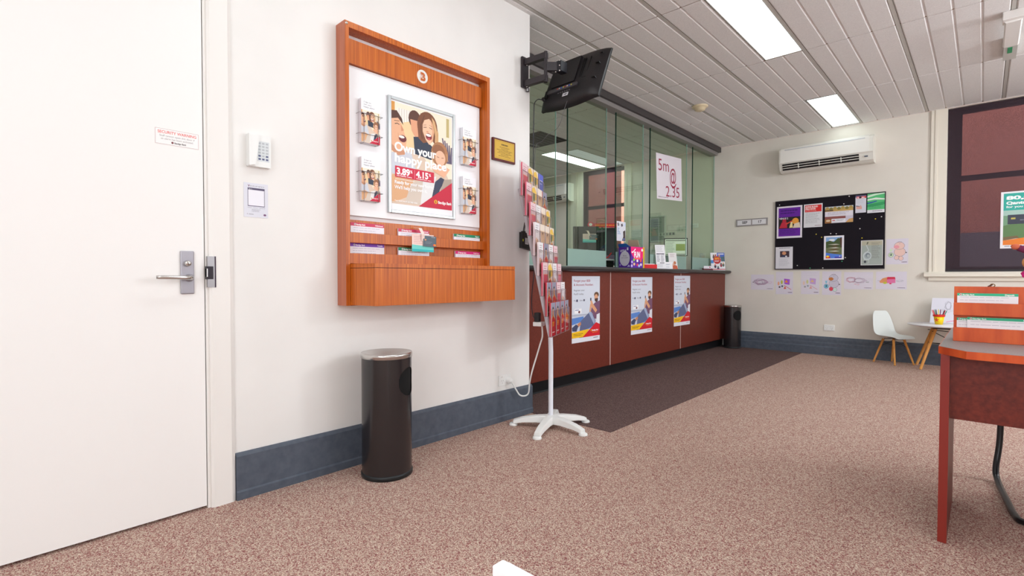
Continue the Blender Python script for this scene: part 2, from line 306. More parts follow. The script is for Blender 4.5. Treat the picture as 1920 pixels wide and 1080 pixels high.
def payid(a):
    a.rect(0, 0, 1, 1, (216, 222, 234)); a.rect(0, 0.58, 1, 0.93, (206, 212, 226))
    a.text('Forget your BSB', 0.06, 0.085, 0.034, (158, 36, 66), wide=0.58, bold=0.01); a.text('& Account Number.', 0.06, 0.145, 0.034, (158, 36, 66), wide=0.7, bold=0.01)
    a.text('Register your', 0.06, 0.225, 0.026, (96, 90, 104), wide=0.38); a.text('PayID today.', 0.06, 0.28, 0.026, (96, 90, 104), wide=0.35)
    a.text('Pay', 0.06, 0.375, 0.018, (60, 60, 90), wide=0.1); a.rect(0.15, 0.35, 0.2, 0.385, (60, 60, 96)); a.text('Osko', 0.26, 0.375, 0.018, (60, 60, 90), wide=0.12); a.ell(0.42, 0.365, 0.03, 0.018, (90, 90, 110), 10)
    a.rect(0.09, 0.49, 0.33, 0.56, (246, 246, 250)); a.rect(0.11, 0.505, 0.24, 0.515, (80, 100, 170)); a.ell(0.25, 0.54, 0.035, 0.02, (110, 50, 60), 8)
    a.rect(0, 0.575, 0.6, 0.6, (182, 188, 204)); a.poly([(0, 0.63), (0.4, 0.61), (0.42, 0.68), (0, 0.73)], (92, 138, 210)); a.poly([(0.3, 0.82), (0.7, 0.76), (0.72, 0.8), (0.3, 0.84)], (96, 150, 220))
    a.poly([(0.7, 0.46), (0.82, 0.41), (1, 0.38), (1, 0.68), (0.78, 0.66), (0.74, 0.58), (0.66, 0.55)], (124, 84, 112)); a.poly([(0.88, 0.6), (1, 0.58), (1, 0.8), (0.86, 0.76)], (230, 232, 240))
    a.poly([(0.3, 0.68), (0.62, 0.55), (0.72, 0.57), (0.84, 0.7), (0.8, 0.76), (0.6, 0.8), (0.26, 0.84)], (98, 106, 142)); a.poly([(0.58, 0.56), (0.68, 0.55), (0.82, 0.7), (0.78, 0.75)], (164, 178, 208))
    a.poly([(0.18, 0.72), (0.3, 0.69), (0.32, 0.73), (0.22, 0.77)], (206, 140, 104)); a.poly([(0, 0.77), (0.14, 0.72), (0.22, 0.75), (0.16, 0.83), (0.02, 0.82)], (64, 72, 104))
    a.poly([(0.64, 0.43), (0.72, 0.41), (0.9, 0.53), (0.84, 0.57), (0.68, 0.47), (0.66, 0.55), (0.61, 0.55)], (222, 162, 122)); a.rect(0.64, 0.335, 0.68, 0.385, (44, 44, 66)); a.poly([(0.64, 0.38), (0.7, 0.375), (0.74, 0.42), (0.66, 0.44)], (226, 168, 128))
    a.ell(0.87, 0.29, 0.09, 0.045, (104, 74, 52)); a.ell(0.86, 0.33, 0.065, 0.05, (222, 166, 130)); a.poly([(0.8, 0.35), (0.93, 0.34), (0.92, 0.39), (0.86, 0.405), (0.81, 0.385)], (84, 54, 46))
    a.poly([(0, 0.84), (0.62, 0.81), (0.4, 0.925), (0, 0.925)], (250, 196, 24)); a.lines(0.05, 0.865, 0.4, 0.905, 2, (110, 84, 30), 0.4)
    a.rect(0.25, 0.925, 0.4, 0.94, (60, 60, 84)); a.poly([(0.36, 0.93), (0.86, 0.72), (1, 0.755), (1, 0.93)], (214, 26, 44)); a.logo(0.66, 0.85, 0.026, 0.23); a.text('Bigger than a bank.', 0.72, 0.875, 0.012, (250, 200, 60), wide=0.2)
    a.rect(0, 0.93, 1, 1, (232, 234, 242)); a.lines(0.76, 0.95, 0.94, 0.97, 1, (120, 70, 90), 0.5)

# ================================================================== THE ROOM
ZC, YB, XR, YR = 2.903, 7.50, 5.2, -2.6
b = MB(); b.box(-4.6, XR, YR, YB + 0.02, -0.05, 0, CARPET); struct(b.build('floor'))
b = MB(); b.prism([(-0.36, 2.776), (0.70, 2.776), (0.70, 7.5), (-0.36, 7.5)], 0.0005, 0.004, DARKC); struct(b.build('floor'))
# left wall (the doorway is framed by the casing) and the wall turning behind it
b = MB()
b.box(-0.18, 0, 0.69, 2.776, 0, ZC, WALL); b.box(-0.18, 0, YR, -0.36, 0, ZC, WALL); b.box(-0.18, 0, -0.36, 0.69, 2.42, ZC, WALL)
b.box(-0.34, -0.30, YR, 2.6, 0, ZC, M((60, 54, 52)))  # dark slab added behind the door, keeps sky light out of its gap
struct(b.build('wall_left'))
b = MB(); b.box(-4.6, -0.18, 2.60, 2.776, 0, ZC, WALL); struct(b.build('wall_inner'))
b = MB(); b.box(-4.75, -4.6, 2.6, 7.7, 0, ZC, WALLB); struct(b.build('wall_far_left'))
# back wall with two window openings
W1 = (2.116, 4.3, 1.066, 2.898); W2 = (-2.87, -2.0, 1.2, 2.898)
b = MB()
def wallx(x0, x1, z0, z1): b.box(x0, x1, YB, YB + 0.2, z0, z1, WALLB)
wallx(-4.6, W2[0], 0, ZC); wallx(W2[0], W2[1], 0, W2[2]); wallx(W2[0], W2[1], W2[3], ZC); wallx(W2[1], W1[0], 0, ZC)
wallx(W1[0], W1[1], 0, W1[2]); wallx(W1[0], W1[1], W1[3], ZC); wallx(W1[1], XR + 0.15, 0, ZC)
struct(b.build('wall_back'))
b = MB()
b.box(XR, XR + 0.15, YR, 2.1, 0, ZC, WALLB); b.box(XR, XR + 0.15, 5.7, YB, 0, ZC, WALLB); b.box(XR, XR + 0.15, 2.1, 5.7, 0, 0.95, WALLB); b.box(XR, XR + 0.15, 2.1, 5.7, 2.7, ZC, WALLB)
struct(b.build('wall_right'))
b = MB(); b.box(-0.18, XR + 0.15, YR - 0.15, YR, 0, ZC, WALL); struct(b.build('wall_rear'))
# unseen side window, added with a glowing pane to brighten the room
b = MB()
for y in (2.1, 3.3, 4.5, 5.64): b.box(XR + 0.02, XR + 0.1, y, y + 0.06, 0.95, 2.7, TRIM)
for z in (0.95, 1.8, 2.64): b.box(XR + 0.02, XR + 0.1, 2.1, 5.7, z, z + 0.06, TRIM)
b.box(XR + 0.1, XR + 0.11, 2.1, 5.7, 0.95, 2.7, FILLGL)
struct(b.build('added_window_side'))

b = MB()  # rear window added out of view to go with the rear fill lamp
for x in (2.08, 3.37, 4.66): b.box(x, x + 0.06, YR, YR + 0.06, 0.93, 2.57, TRIM)
for z in (0.93, 2.51): b.box(2.08, 4.72, YR, YR + 0.06, z, z + 0.06, TRIM)
b.box(2.14, 4.66, YR + 0.001, YR + 0.01, 0.99, 2.51, FILLGL)
struct(b.build('added_window_rear'))

# ceiling: tiles of four strips, long tees and cross joints, light openings left free
LIGHTS = [(1.008, 1.300, 3.445, 4.762), (1.008, 1.300, 6.135, 7.455), (-2.62, -2.33, 6.03, 7.44)]
LIGHTS += [(1.008, 1.300, 0.76, 2.07), (1.008, 1.300, -1.95, -0.62), (3.51, 3.80, 0.76, 2.07), (3.51, 3.80, 3.445, 4.762), (3.51, 3.80, -1.95, -0.62), (-2.62, -2.33, 3.445, 4.762), (3.51, 3.80, 6.135, 7.455)]  # fill panels added out of view to brighten the room and staff area
VENT = (-2.40, -1.80, 5.05, 5.65)
b = MB(); b.box(-4.75, XR + 0.15, YR - 0.15, YB + 0.2, ZC + 0.05, ZC + 0.1, GAPC)
tx0, tdx, ty0, tdy = 0.0552, 0.6263, 3.431, 1.3455
def hole(x0, x1, y0, y1):
    for (a, c, d, e) in LIGHTS + [VENT]:
        if x0 < c - 0.02 and x1 > a + 0.02 and y0 < e - 0.05 and y1 > d + 0.05: return (a, c, d, e)
def panel(x0, x1, y0, y1):
    g = 0.0022; bv = 0.008; x0 += g; x1 -= g; y0 += 0.0035; y1 -= 0.0035
    if x1 - x0 < 0.02 or y1 - y0 < 0.02: return
    z = ZC; zt = ZC + 0.03
    vs = [(x0 + bv, y0 + 0.004, z), (x1 - bv, y0 + 0.004, z), (x1 - bv, y1 - 0.004, z), (x0 + bv, y1 - 0.004, z), (x0, y0, z + 0.007), (x1, y0, z + 0.007), (x1, y1, z + 0.007), (x0, y1, z + 0.007), (x0, y0, zt), (x1, y0, zt), (x1, y1, zt), (x0, y1, zt)]
    b.add(vs, [(0, 3, 2, 1), (0, 1, 5, 4), (1, 2, 6, 5), (2, 3, 7, 6), (3, 0, 4, 7), (4, 5, 9, 8), (5, 6, 10, 9), (6, 7, 11, 10), (7, 4, 8, 11)], TILE)
for iy in range(-6, 5):
    ya = ty0 + iy * tdy; yb_ = min(ya + tdy, YB)
    if yb_ < YR: continue
    ya = max(ya, YR)
    if ya >= YB - 0.01: continue
    for ix in range(-8, 9):
        xa = tx0 + ix * tdx
        if xa > XR: continue
        tw = 0.012
        for k in range(4):
            w4 = (tdx - 2 * tw) / 4; x0 = xa + tw + k * w4; x1 = x0 + w4
            if x0 > XR: continue
            h = hole(x0, x1, ya, yb_)
            if k < 3 and not any(x1 + 0.01 > l_[0] and x1 - 0.01 < l_[1] and ya < l_[3] and yb_ > l_[2] for l_ in LIGHTS + [VENT]): b.box(x1 - 0.003, x1 + 0.003, ya, yb_, ZC + 0.0065, ZC + 0.012, TILE)
            if h:
                if x0 < h[0] - 0.03: panel(x0, h[0], ya, yb_)
                elif x1 > h[1] + 0.03: panel(h[1], x1, ya, yb_)
                if h[2] - ya > 0.1: panel(max(x0, h[0]), min(x1, h[1]), ya, h[2])
                if yb_ - h[3] > 0.1: panel(max(x0, h[0]), min(x1, h[1]), h[3], yb_)
            else: panel(x0, min(x1, XR + 0.1), ya, yb_)
for ix in range(-8, 9):
    x = tx0 + ix * tdx; cuts = sorted((l_[2], l_[3]) for l_ in LIGHTS + [VENT] if l_[0] - 0.012 < x < l_[1] + 0.012 and l_[0] < x - 0.001 and x + 0.001 < l_[1]); ys = YR
    for (c0, c1) in cuts + [(YB, YB)]:
        if c0 > ys: b.box(x - 0.012, x + 0.012, ys, c0, ZC + 0.002, ZC + 0.03, TEE)
        ys = c1
for iy in range(-5, 4):
    y = ty0 + iy * tdy; b.box(-4.6, XR, y - 0.004, y + 0.004, ZC + 0.004, ZC + 0.03, M((128, 98, 74)))
struct(b.build('ceiling'))
for i, (x0, x1, y0, y1) in enumerate(LIGHTS):
    lab = ['long bright ceiling light panel nearest the camera, over the beige carpet', 'short-looking bright ceiling light panel beside the back wall above the air conditioner', 'bright ceiling light panel seen through the green glass over the staff area',
           'added ceiling fill panel, out of view, overhead in front of the television', 'added ceiling fill panel, unseen, over the doorway side behind the camera', 'added ceiling fill panel, out of view, over the front right of the room', 'added ceiling fill panel, out of view, over the right middle of the room', 'added ceiling fill panel, unseen, at the rear right behind the camera', 'added ceiling fill panel, unseen, over the near end of the staff area', 'added ceiling fill panel, out of view, by the back wall at far right'][i]
    t = thing('ceiling_light', lab, 'light', ((x0 + x1) / 2, (y0 + y1) / 2, ZC), 0, 'recessed ceiling light panels')
    hx, hy = (x1 - x0) / 2, (y1 - y0) / 2
    q = MB(); e = 0.008
    for (a, c, d, f) in ((-hx, -hx + e, -hy, hy), (hx - e, hx, -hy, hy), (-hx, hx, -hy, -hy + e), (-hx, hx, hy - e, hy)): q.box(a, c, d, f, 0.001, 0.045, TEE)
    q.build('frame', t); q = MB(); q.box(-hx + e, hx - e, -hy + e, hy - e, 0.006, 0.012, LAMPD if i == 1 else LAMPM); q.build('diffuser', t)

# baseboards
def bb_left():
    b = MB(); prof = [(0, 0), (0.024, 0), (0.024, 0.035), (0.018, 0.042), (0.018, 0.195), (0.006, 0.21), (0, 0.21)]
    b.prism([(p[0], p[1]) for p in prof], 0.778, 2.795, SLATE, 'y'); return struct(b.build('baseboard_left'))
bb_left()
b = MB(); prof = [(YB, 0), (YB - 0.045, 0), (YB - 0.045, 0.10), (YB - 0.03, 0.115), (YB - 0.03, 0.15), (YB - 0.022, 0.165), (YB - 0.022, 0.2), (YB - 0.008, 0.235), (YB, 0.235)]
b.prism(prof, -0.30, XR, SLATE, 'x'); struct(b.build('baseboard_back'))
# door, its lever and lock plate; jamb and casing
b = MB(); b.box(-0.042, 0.0, -0.35, 0.6645, 0.012, 2.40, DOORW); door = struct(b.build('door_1'))
b = MB(); b.box(0, 0.009, -0.025, 0.025, -0.09, 0.09, SATIN); pl = place(b.build('lock_plate', door, bev=0.004), (0.0, 0.601, 1.018))
pl['label'] = 'satin metal lock plate'
b = MB(); b.lathe([(0.0, 0.022), (0.008, 0.022), (0.012, 0.018), (0.013, 0.0)], CHROME, 20, Matrix.Rotation(PI / 2, 4, 'Y')); b.box(0.0222, 0.0228, -0.001, 0.001, -0.006, 0.002, M((30, 30, 30)))
place(b.build('key_cylinder', pl), (0.003, 0.0, 0.038))
b = MB(); b.tube([(0, 0, 0), (0.03, 0, 0), (0.046, -0.012, 0), (0.05, -0.035, 0.001), (0.05, -0.11, 0.002), (0.048, -0.125, 0.002)], [0.011, 0.009, 0.009, 0.0085, 0.008, 0.007], CHROME, 12)
b.lathe([(0.016, 0.0), (0.016, 0.006), (0.012, 0.008)], SATIN, 20, Matrix.Rotation(PI / 2, 4, 'Y'))
h = place(b.build('door_handle', pl), (0.009, 0.006, -0.022)); h['label'] = 'chrome lever handle'
b = MB(); b.box(-0.10, -0.045, 0.664, 0.69, 0, 2.42, TRIM); b.box(-0.045, 0.004, 0.668, 0.69, 0, 2.42, TRIM)
b.prism([(0.0, 0.678), (0.012, 0.680), (0.018, 0.69), (0.018, 0.76), (0.008, 0.776), (0.0, 0.778)], 0.0, 2.5, TRIM)
b.box(-0.045, 0.014, -0.44, -0.355, 0, 2.5, TRIM); b.box(-0.045, 0.014, -0.44, 0.778, 2.405, 2.5, TRIM)
jamb = struct(b.build('trim_1'))
b = MB(); b.box(-0.004, 0.0195, 0.672, 0.70, 0.955, 1.088, STEEL); b.box(0.0, 0.021, 0.668, 0.694, 0.99, 1.045, M((52, 48, 54), 0.4, 0.6)); b.box(0.004, 0.0225, 0.668, 0.672, 1.0, 1.035, CHROME)
b.box(0.019, 0.021, 0.70, 0.704, 0.955, 1.088, M((58, 40, 60)))
p = b.build('strike_plate', jamb); p['label'] = 'metal strike plate'
# security sign, keypad, notice
b = MB(); a = Art(b, FR((0.0012, 0.495, 1.537), (0, 1, 0), (0, 0, 1)), 0.155, 0.065, (246, 244, 243))
for q in ([(0.01, 0.03), (0.99, 0.03)], [(0.99, 0.03), (0.99, 0.97)], [(0.99, 0.97), (0.01, 0.97)], [(0.01, 0.97), (0.01, 0.03)]): a.line(q, 0.0012, (190, 160, 158))
a.text('SECURITY WARNING', 0.5, 0.3, 0.17, (226, 96, 90), 'C', 0.015, wide=0.88); a.text('Staff cannot open this door if', 0.5, 0.5, 0.11, (150, 148, 150), 'C', wide=0.8); a.text('an alarm has been activated.', 0.5, 0.68, 0.11, (150, 148, 150), 'C', wide=0.74)
a.logo(0.36, 0.87, 0.11, 0.27, (70, 66, 72), (90, 90, 96))
tag(b.build('door_sign'), 'small white security warning sign with red heading taped to the white door', 'sign')
t = thing('alarm_keypad', 'white alarm keypad mounted on the wall beside the door casing', 'keypad', (0, 0.887, 1.57))
b = MB(); b.prism([(-0.0485, -0.07), (0.0485, -0.07), (0.0485, 0.075), (-0.0485, 0.075)], 0.0, 0.026, PLASW, 'x'); b.prism([(-0.0485, -0.07), (-0.02, -0.062), (-0.012, 0.0), (-0.002, 0.075), (-0.0485, 0.075)], 0.026, 0.036, PLASW, 'x'); b.build('case', t, bev=0.004)
b = MB(); a = Art(b, FR((0.0262, -0.012, -0.045), (0, 1, 0), (0, 0, 1)), 0.054, 0.092, (214, 220, 222))
for r_ in range(6):
    for c_ in range(3): a.rect(0.1 + c_ * 0.3, 0.06 + r_ * 0.155, 0.3 + c_ * 0.3, 0.15 + r_ * 0.155, (88, 96, 130) if r_ > 4 or (r_ == 4 and c_ != 1) else (182, 188, 192)); a.k -= 1
b.build('key_pad', t)
b = MB(); a = Art(b, FR((0.0015, 0.825, 1.272), (0, 1, 0), (0, 0, 1)), 0.105, 0.155, (220, 222, 232))
a.text('V', 0.17, 0.115, 0.06, (110, 50, 90), 'L', 0.03); a.text('ERIFIED', 0.26, 0.11, 0.04, (150, 150, 160), wide=0.58); a.rect(0.16, 0.14, 0.86, 0.68, (84, 76, 104)); a.rect(0.18, 0.2, 0.84, 0.66, (236, 236, 244)); a.text('Sign in', 0.2, 0.185, 0.025, (240, 240, 240))
a.text('Your visitor record', 0.5, 0.73, 0.022, (100, 96, 110), 'C', wide=0.72); a.lines(0.32, 0.765, 0.7, 0.85, 3, (140, 138, 150), 0.3); a.text('V', 0.12, 0.93, 0.035, (110, 50, 90)); a.lines(0.2, 0.905, 0.4, 0.935, 1, (150, 150, 160), 0.6); a.ell(0.86, 0.915, 0.06, 0.03, (120, 80, 120))
tag(b.build('wall_notice'), 'small pale grey printed notice on the wall below the keypad', 'notice')

# ------------------------------------------------------------------ wall display case
DX = 0.09
t = case = thing('wall_display_case', 'orange wood-veneer display case with white back panel hung on the left wall', 'display case', (0, 0, 0))
y0, y1, z0, z1 = 1.273, 2.283, 0.854, 2.285
b = MB(); b.box(0.001, DX, y0, y0 + 0.022, z0, z1, WOOD); b.box(0.001, DX, y1 - 0.024, y1, 1.0, z1, WOOD); b.box(0.001, DX, y0 + 0.022, y1 - 0.024, z1 - 0.03, z1, WOOD); b.box(0.001, DX, y0 + 0.022, y1 - 0.024, z0, z0 + 0.02, WOOD)
b.add([(0.002, y0 - 0.0004, z0), (DX - 0.0005, y0 - 0.0004, z0), (DX - 0.0005, y0 - 0.0004, z1), (0.002, y0 - 0.0004, z1)], [(0, 1, 2, 3)], WOODE); b.build('frame', t)
b = MB(); b.box(0.001, 0.02, y0 + 0.022, y1 - 0.024, 1.06, 1.30, WOOD); b.box(0.001, 0.012, y0 + 0.022, y1 - 0.024, 1.30, 2.255, M((236, 234, 236))); b.build('backing', t)
b = MB(); b.box(0.02, 0.030, y0 + 0.034, y1 - 0.036, 1.322, 2.095, M((240, 240, 242), 0.4)); p = b.build('white_panel', t); p['label'] = 'white back panel'
b = MB(); b.box(0.012, 0.048, y0 + 0.03, y1 - 0.032, 2.098, 2.222, WOOD)
a = Art(b, FR((0.0482, 1.742, 2.122), (0, 1, 0), (0, 0, 1)), 0.076, 0.076); a.ell(0.5, 0.5, 0.5, 0.5, (228, 228, 224), 32); a.text('B', 0.55, 0.78, 0.56, (190, 96, 34), 'C', 0.06); a.poly([(0.2, 0.2), (0.56, 0.5), (0.2, 0.8)], (228, 228, 224)); a.line([(0.27, 0.3), (0.5, 0.5), (0.27, 0.7)], 0.0022, (190, 96, 34)); a.line([(0.25, 0.38), (0.39, 0.5), (0.25, 0.62)], 0.0018, (190, 96, 34))
b.build('header_panel', t)
for zt, zb in ((1.231, 1.178), (1.123, 1.07)):
    b = MB(); b.box(0.045, 0.062, y0 + 0.028, y1 - 0.024, zb, zt, WOOD); b.box(0.02, 0.045, y0 + 0.028, y1 - 0.024, zb, zb + 0.006, WOOD); b.box(0.02, 0.045, y0 + 0.028, y0 + 0.036, zb, zt, WOOD); b.build('shelf_rail', t, bev=0.001)
b = MB(); pl_ = [(0.02, 1.297), (0.09, 1.297), (0.275, 1.322), (0.282, 1.33), (0.282, 2.317), (0.02, 2.317)]
b.prism([(p[0], p[1]) for p in pl_], 0.858, 1.044, WOOD); b.prism([(p[0] - (0.003 if p[0] > 0.1 else 0), p[1]) for p in pl_], 1.044, 1.047, M((70, 30, 14))); b.prism([(p[0], p[1]) for p in pl_], 1.047, 1.067, WOOD); p = b.build('base_box', t, bev=0.001)
b = MB(); b.lathe([(0.0, 0.004), (0.006, 0.003), (0.008, 0)], CHROME, 14, Matrix.Rotation(PI / 2, 4, 'Y')); place(b.build('cap_screw', t), (DX, 1.283, 2.272))
# framed family poster
t = thing('framed_poster', 'silver framed family advertising poster in the middle of the display case', 'poster', (0.03, 1.552, 1.356))
W_, H_ = 0.478, 0.643; b = MB()
for (a0, a1, c0, c1) in ((0, 0.018, 0, H_), (W_ - 0.018, W_, 0, H_), (0.018, W_ - 0.018, 0, 0.018), (0.018, W_ - 0.018, H_ - 0.018, H_)): b.box(0.0005, 0.016, a0, a1, c0, c1, ALU)
b.build('frame', t, bev=0.003)
b = MB(); a = Art(b, FR((0.009, 0.017, 0.017), (0, 1, 0), (0, 0, 1)), W_ - 0.034, H_ - 0.034, (244, 244, 248)); f = a.sub(0.015, 0.015, 0.985, 0.94); family(f)
f.text('Own your', 0.04, 0.475, 0.085, (255, 255, 255), bold=0.032, wide=0.68); f.text('happy place', 0.04, 0.585, 0.085, (255, 255, 255), bold=0.032, wide=0.86)
f.poly([(0.05, 0.625), (0.05, 0.735), (0.68, 0.735), (0.68, 0.625)], (206, 30, 64)); f.text('3.89', 0.07, 0.705, 0.062, (255, 255, 255), bold=0.04, wide=0.21); f.text('%', 0.285, 0.675, 0.028, (255, 255, 255), bold=0.02)
f.rect(0.352, 0.635, 0.357, 0.725, (240, 160, 170)); f.text('4.15', 0.38, 0.705, 0.062, (255, 255, 255), bold=0.04, wide=0.2); f.text('%', 0.59, 0.675, 0.028, (255, 255, 255), bold=0.02)
f.text('variable rate', 0.07, 0.724, 0.011, (255, 255, 255), bold=0.02, wide=0.24); f.text('comparison rate', 0.38, 0.724, 0.011, (255, 255, 255), bold=0.02, wide=0.25); f.rect(0.05, 0.752, 0.35, 0.756, (255, 255, 255))
f.text('Ready for your new home?', 0.04, 0.8, 0.032, (255, 255, 255), bold=0.03, wide=0.64); f.text("We'll help you own it.", 0.04, 0.85, 0.032, (255, 255, 255), bold=0.03, wide=0.52); f.text('Your local branch can help today', 0.04, 0.975, 0.014, (255, 255, 255), bold=0.02, wide=0.36)
f.logo(0.68, 0.945, 0.034, 0.24)
b.build('poster_print', t)
# wire leaflet holders with leaflets on the white panel
pos = {'upper left': (1.372, 1.705), 'lower left': (1.372, 1.402), 'upper right': (2.072, 1.705), 'lower right': (2.072, 1.402)}
for i, (nm, (yy, zz)) in enumerate(pos.items()):
    t = thing('leaflet_holder', 'thin wire leaflet holder at the %s of the framed family poster' % nm, 'leaflet holder', (0.03, yy, zz), 0, 'wire leaflet holders in the display case')
    b = MB(); w_ = 0.125
    for z_ in (0.045, 0.15): b.tube([(0.002, -0.006, z_), (0.036, -0.006, z_), (0.036, w_ + 0.006, z_), (0.002, w_ + 0.006, z_)], 0.0015, STEEL, 6)
    for y_ in (0.02, w_ - 0.02): b.tube([(0.002, y_, 0.15), (0.002, y_, -0.003), (0.033, y_, -0.003), (0.036, y_, 0.02), (0.036, y_, 0.15)], 0.0015, STEEL, 6)
    b.build('wire_frame', t)
    u = thing('leaflet_stack', 'stack of family photo leaflets in the %s wire holder' % nm, 'leaflets', (0.0348, yy + 0.007, zz + 0.0005), 0, 'leaflets in the wire holders')
    b = MB(); b.box(0.0, 0.024, 0, 0.11, 0, 0.228, M((232, 232, 238))); b.build('pages', u)
    b = MB(); a = Art(b, FR((0.0255, 0, 0), (0, 1, 0), (0, 0, 1)), 0.11, 0.228, (244, 244, 248)); a.text('3 tips to', 0.12, 0.09, 0.035, (96, 96, 106), wide=0.4); a.text('own your', 0.12, 0.145, 0.035, (96, 96, 106), wide=0.44); a.text('happy place', 0.12, 0.2, 0.035, (96, 96, 106), wide=0.58)
    f = a.sub(0, 0.26, 1, 1); family(f); f.logo(0.5, 0.92, 0.03, 0.36); b.build('front_cover', u)
# deposit/withdrawal slips in the rails
slips = [(1.33, 0.2, 1.2855, 1, (206, 60, 96), 'Withdrawal', 'crimson-topped slip pad at the left of the upper rail'), (1.622, 0.215, 1.274, 1, (206, 60, 96), 'Withdrawal', 'crimson-topped slip pad in the middle of the upper rail'), (2.028, 0.22, 1.270, 1, (20, 140, 100), 'Deposit', 'green-topped slip pad at the right of the upper rail'),
         (1.325, 0.205, 1.178, 0, (120, 60, 190), 'Transfer', 'purple-topped slip pad at the left of the lower rail'), (1.622, 0.215, 1.168, 0, (20, 140, 100), 'Deposit', 'green-topped slip pad in the middle of the lower rail'), (2.04, 0.21, 1.163, 0, (226, 20, 130), 'Credit Card', 'magenta-topped slip pad at the right of the lower rail')]
for (yy, wd, zt, up, col, word, lab) in slips:
    zb = (1.1845 if up else 1.0765)
    t = thing('slip_pad', lab, 'slip pad', (0.032, yy, zb), 0, 'bank slips in the display case rails')
    hh = zt - zb; b = MB(); b.box(-0.0105, 0.0, 0, wd, 0, hh - 0.001, M((226, 214, 232))); b.build('pages', t)
    b = MB(); a = Art(b, FR((0.0012, 0, 0), (0, 1, 0), (0, 0, 1)), wd, hh, (240, 238, 246)); cf = 0.016 / hh * 1.1; a.rect(0, 0, 1, cf, col)
    a.logo(0.1, cf * 0.75, cf * 0.5, 0.26, (255, 255, 255), (255, 255, 255)); a.text(word, 0.96, cf * 0.72, cf * 0.4, (255, 255, 255), 'R', 0.03); a.lines(0.08, cf + 0.08, 0.9, cf + 0.45, 3, (190, 186, 200), 0.2); b.build('front_slip', t)
# hang tag with card over the rail
def hang_tag(name, label, T, s=1.0, rot=None):
    t = thing(name, label, 'hang tag', T)
    if rot: t.rotation_euler = rot
    b = MB(); a = Art(b, FR((0, 0, 0), (0, 1, 0), (0, 0, 1)), 0.155 * s, 0.1 * s, (244, 214, 206)); a.poly([(0, 0.6), (1, 0.7), (1, 1), (0, 1)], (110, 214, 206)); a.poly([(0, 0.85), (1, 0.88), (1, 1), (0, 1)], (40, 186, 190)); a.lines(0.08, 0.12, 0.5, 0.6, 5, (196, 150, 150), 0.25); b.build('tag_sheet', t)
    b = MB(); pts = [(0.0015, 0.075 * s, 0.06 * s), (0.012, 0.07 * s, 0.1 * s), (0.004, 0.055 * s, 0.135 * s), (-0.03, 0.045 * s, 0.14 * s)]
    vs = [];
    for p_ in pts: vs += [(p_[0], p_[1] - 0.011 * s, p_[2]), (p_[0], p_[1] + 0.011 * s, p_[2])]
    b.add(vs, [(0, 1, 3, 2), (2, 3, 5, 4), (4, 5, 7, 6)], M((246, 224, 216))); p = b.build('paper_loop', t); so = p.modifiers.new('s', 'SOLIDIFY'); so.thickness = 0.001
    b = MB(); a = Art(b, FR((0.006, 0.075 * s, 0.032 * s), (0, 1, -0.02), (0, 0.02, 1)), 0.093 * s, 0.062 * s, (88, 104, 116)); a.rect(0.1, 0.3, 0.22, 0.45, (224, 160, 110)); a.ell(0.83, 0.82, 0.07, 0.1, (230, 80, 40)); a.ell(0.91, 0.82, 0.07, 0.1, (240, 150, 30)); a.lines(0.15, 0.55, 0.7, 0.8, 2, (170, 180, 188), 0.2); a.text('Bendigo', 0.62, 0.13, 0.08, (220, 224, 228), wide=0.3)
    p = b.build('bank_card', t); p['label'] = 'slate grey card'
    return t
hang_tag('promotional_tag', 'pink and teal paper tag with slate card hooked over the display case rail', (0.066, 1.69, 1.146))
# plaque
t = thing('brass_plaque', 'small engraved brass plaque on dark wood, right of the display case', 'plaque', (0, 2.384, 1.792))
b = MB(); b.box(0.001, 0.018, 0, 0.222, 0, 0.152, M((96, 34, 36), 0.3)); b.build('wood_mount', t, bev=0.004)
b = MB(); a = Art(b, FR((0.019, 0.014, 0.014), (0, 1, 0), (0, 0, 1)), 0.194, 0.126, M((206, 168, 72), 0.35, 0.5)); ik = (110, 84, 30)
a.lines(0.33, 0.17, 0.67, 0.27, 1, ik, 0.8, 0.02, seed=9)
for i, wd in enumerate((0.5, 0.34, 0.8, 0.6, 0.72, 0.4, 0.62)): a.lines(0.5 - wd / 2, 0.34 + i * 0.08, 0.5 + wd / 2, 0.37 + i * 0.08, 1, ik, 0.9, 0.02, seed=i)
for q in ([(0.04, 0.06), (0.96, 0.06)], [(0.96, 0.06), (0.96, 0.94)], [(0.96, 0.94), (0.04, 0.94)], [(0.04, 0.94), (0.04, 0.06)]): a.line(q, 0.001, ik)
b.build('brass_plate', t)
# power outlet, plug and cords
def outlet(name, label, T, rz, w=0.118, h=0.075, plug=False):
    t = thing(name, label, 'power outlet', T, rz); b = MB(); b.box(0.0005, 0.009, 0, w, 0, h, PLASW); b.build('plate', t, bev=0.003)
    dk = M((120, 118, 116))
    for o_ in (0.27, 0.73):
        if plug and o_ > 0.5: continue
        b = MB(); b.box(0.009, 0.0092, w * o_ - 0.02, w * o_ + 0.02, h * 0.12, h * 0.92, PLASW)
        for dy, dz, l in ((-0.008, 0.004, 0.004), (0.008, 0.004, 0.004), (0, -0.012, 0.004)): b.box(0.009, 0.0094, w * o_ + dy - 0.001, w * o_ + dy + 0.001, h * 0.42 + dz - l, h * 0.42 + dz + l, dk)
        b.box(0.009, 0.013, w * o_ - 0.012, w * o_ + 0.0, h * 0.78, h * 0.88, M((222, 220, 216)))
        b.build('socket', t)
    return t
outlet('power_outlet', 'white double power outlet low on the left wall with a plug in it', (0, 2.452, 0.245), 0, plug=True)
outlet('power_outlet', 'small white power outlet low on the back wall beside the child chair', (0.938, YB, 0.315), -PI / 2)
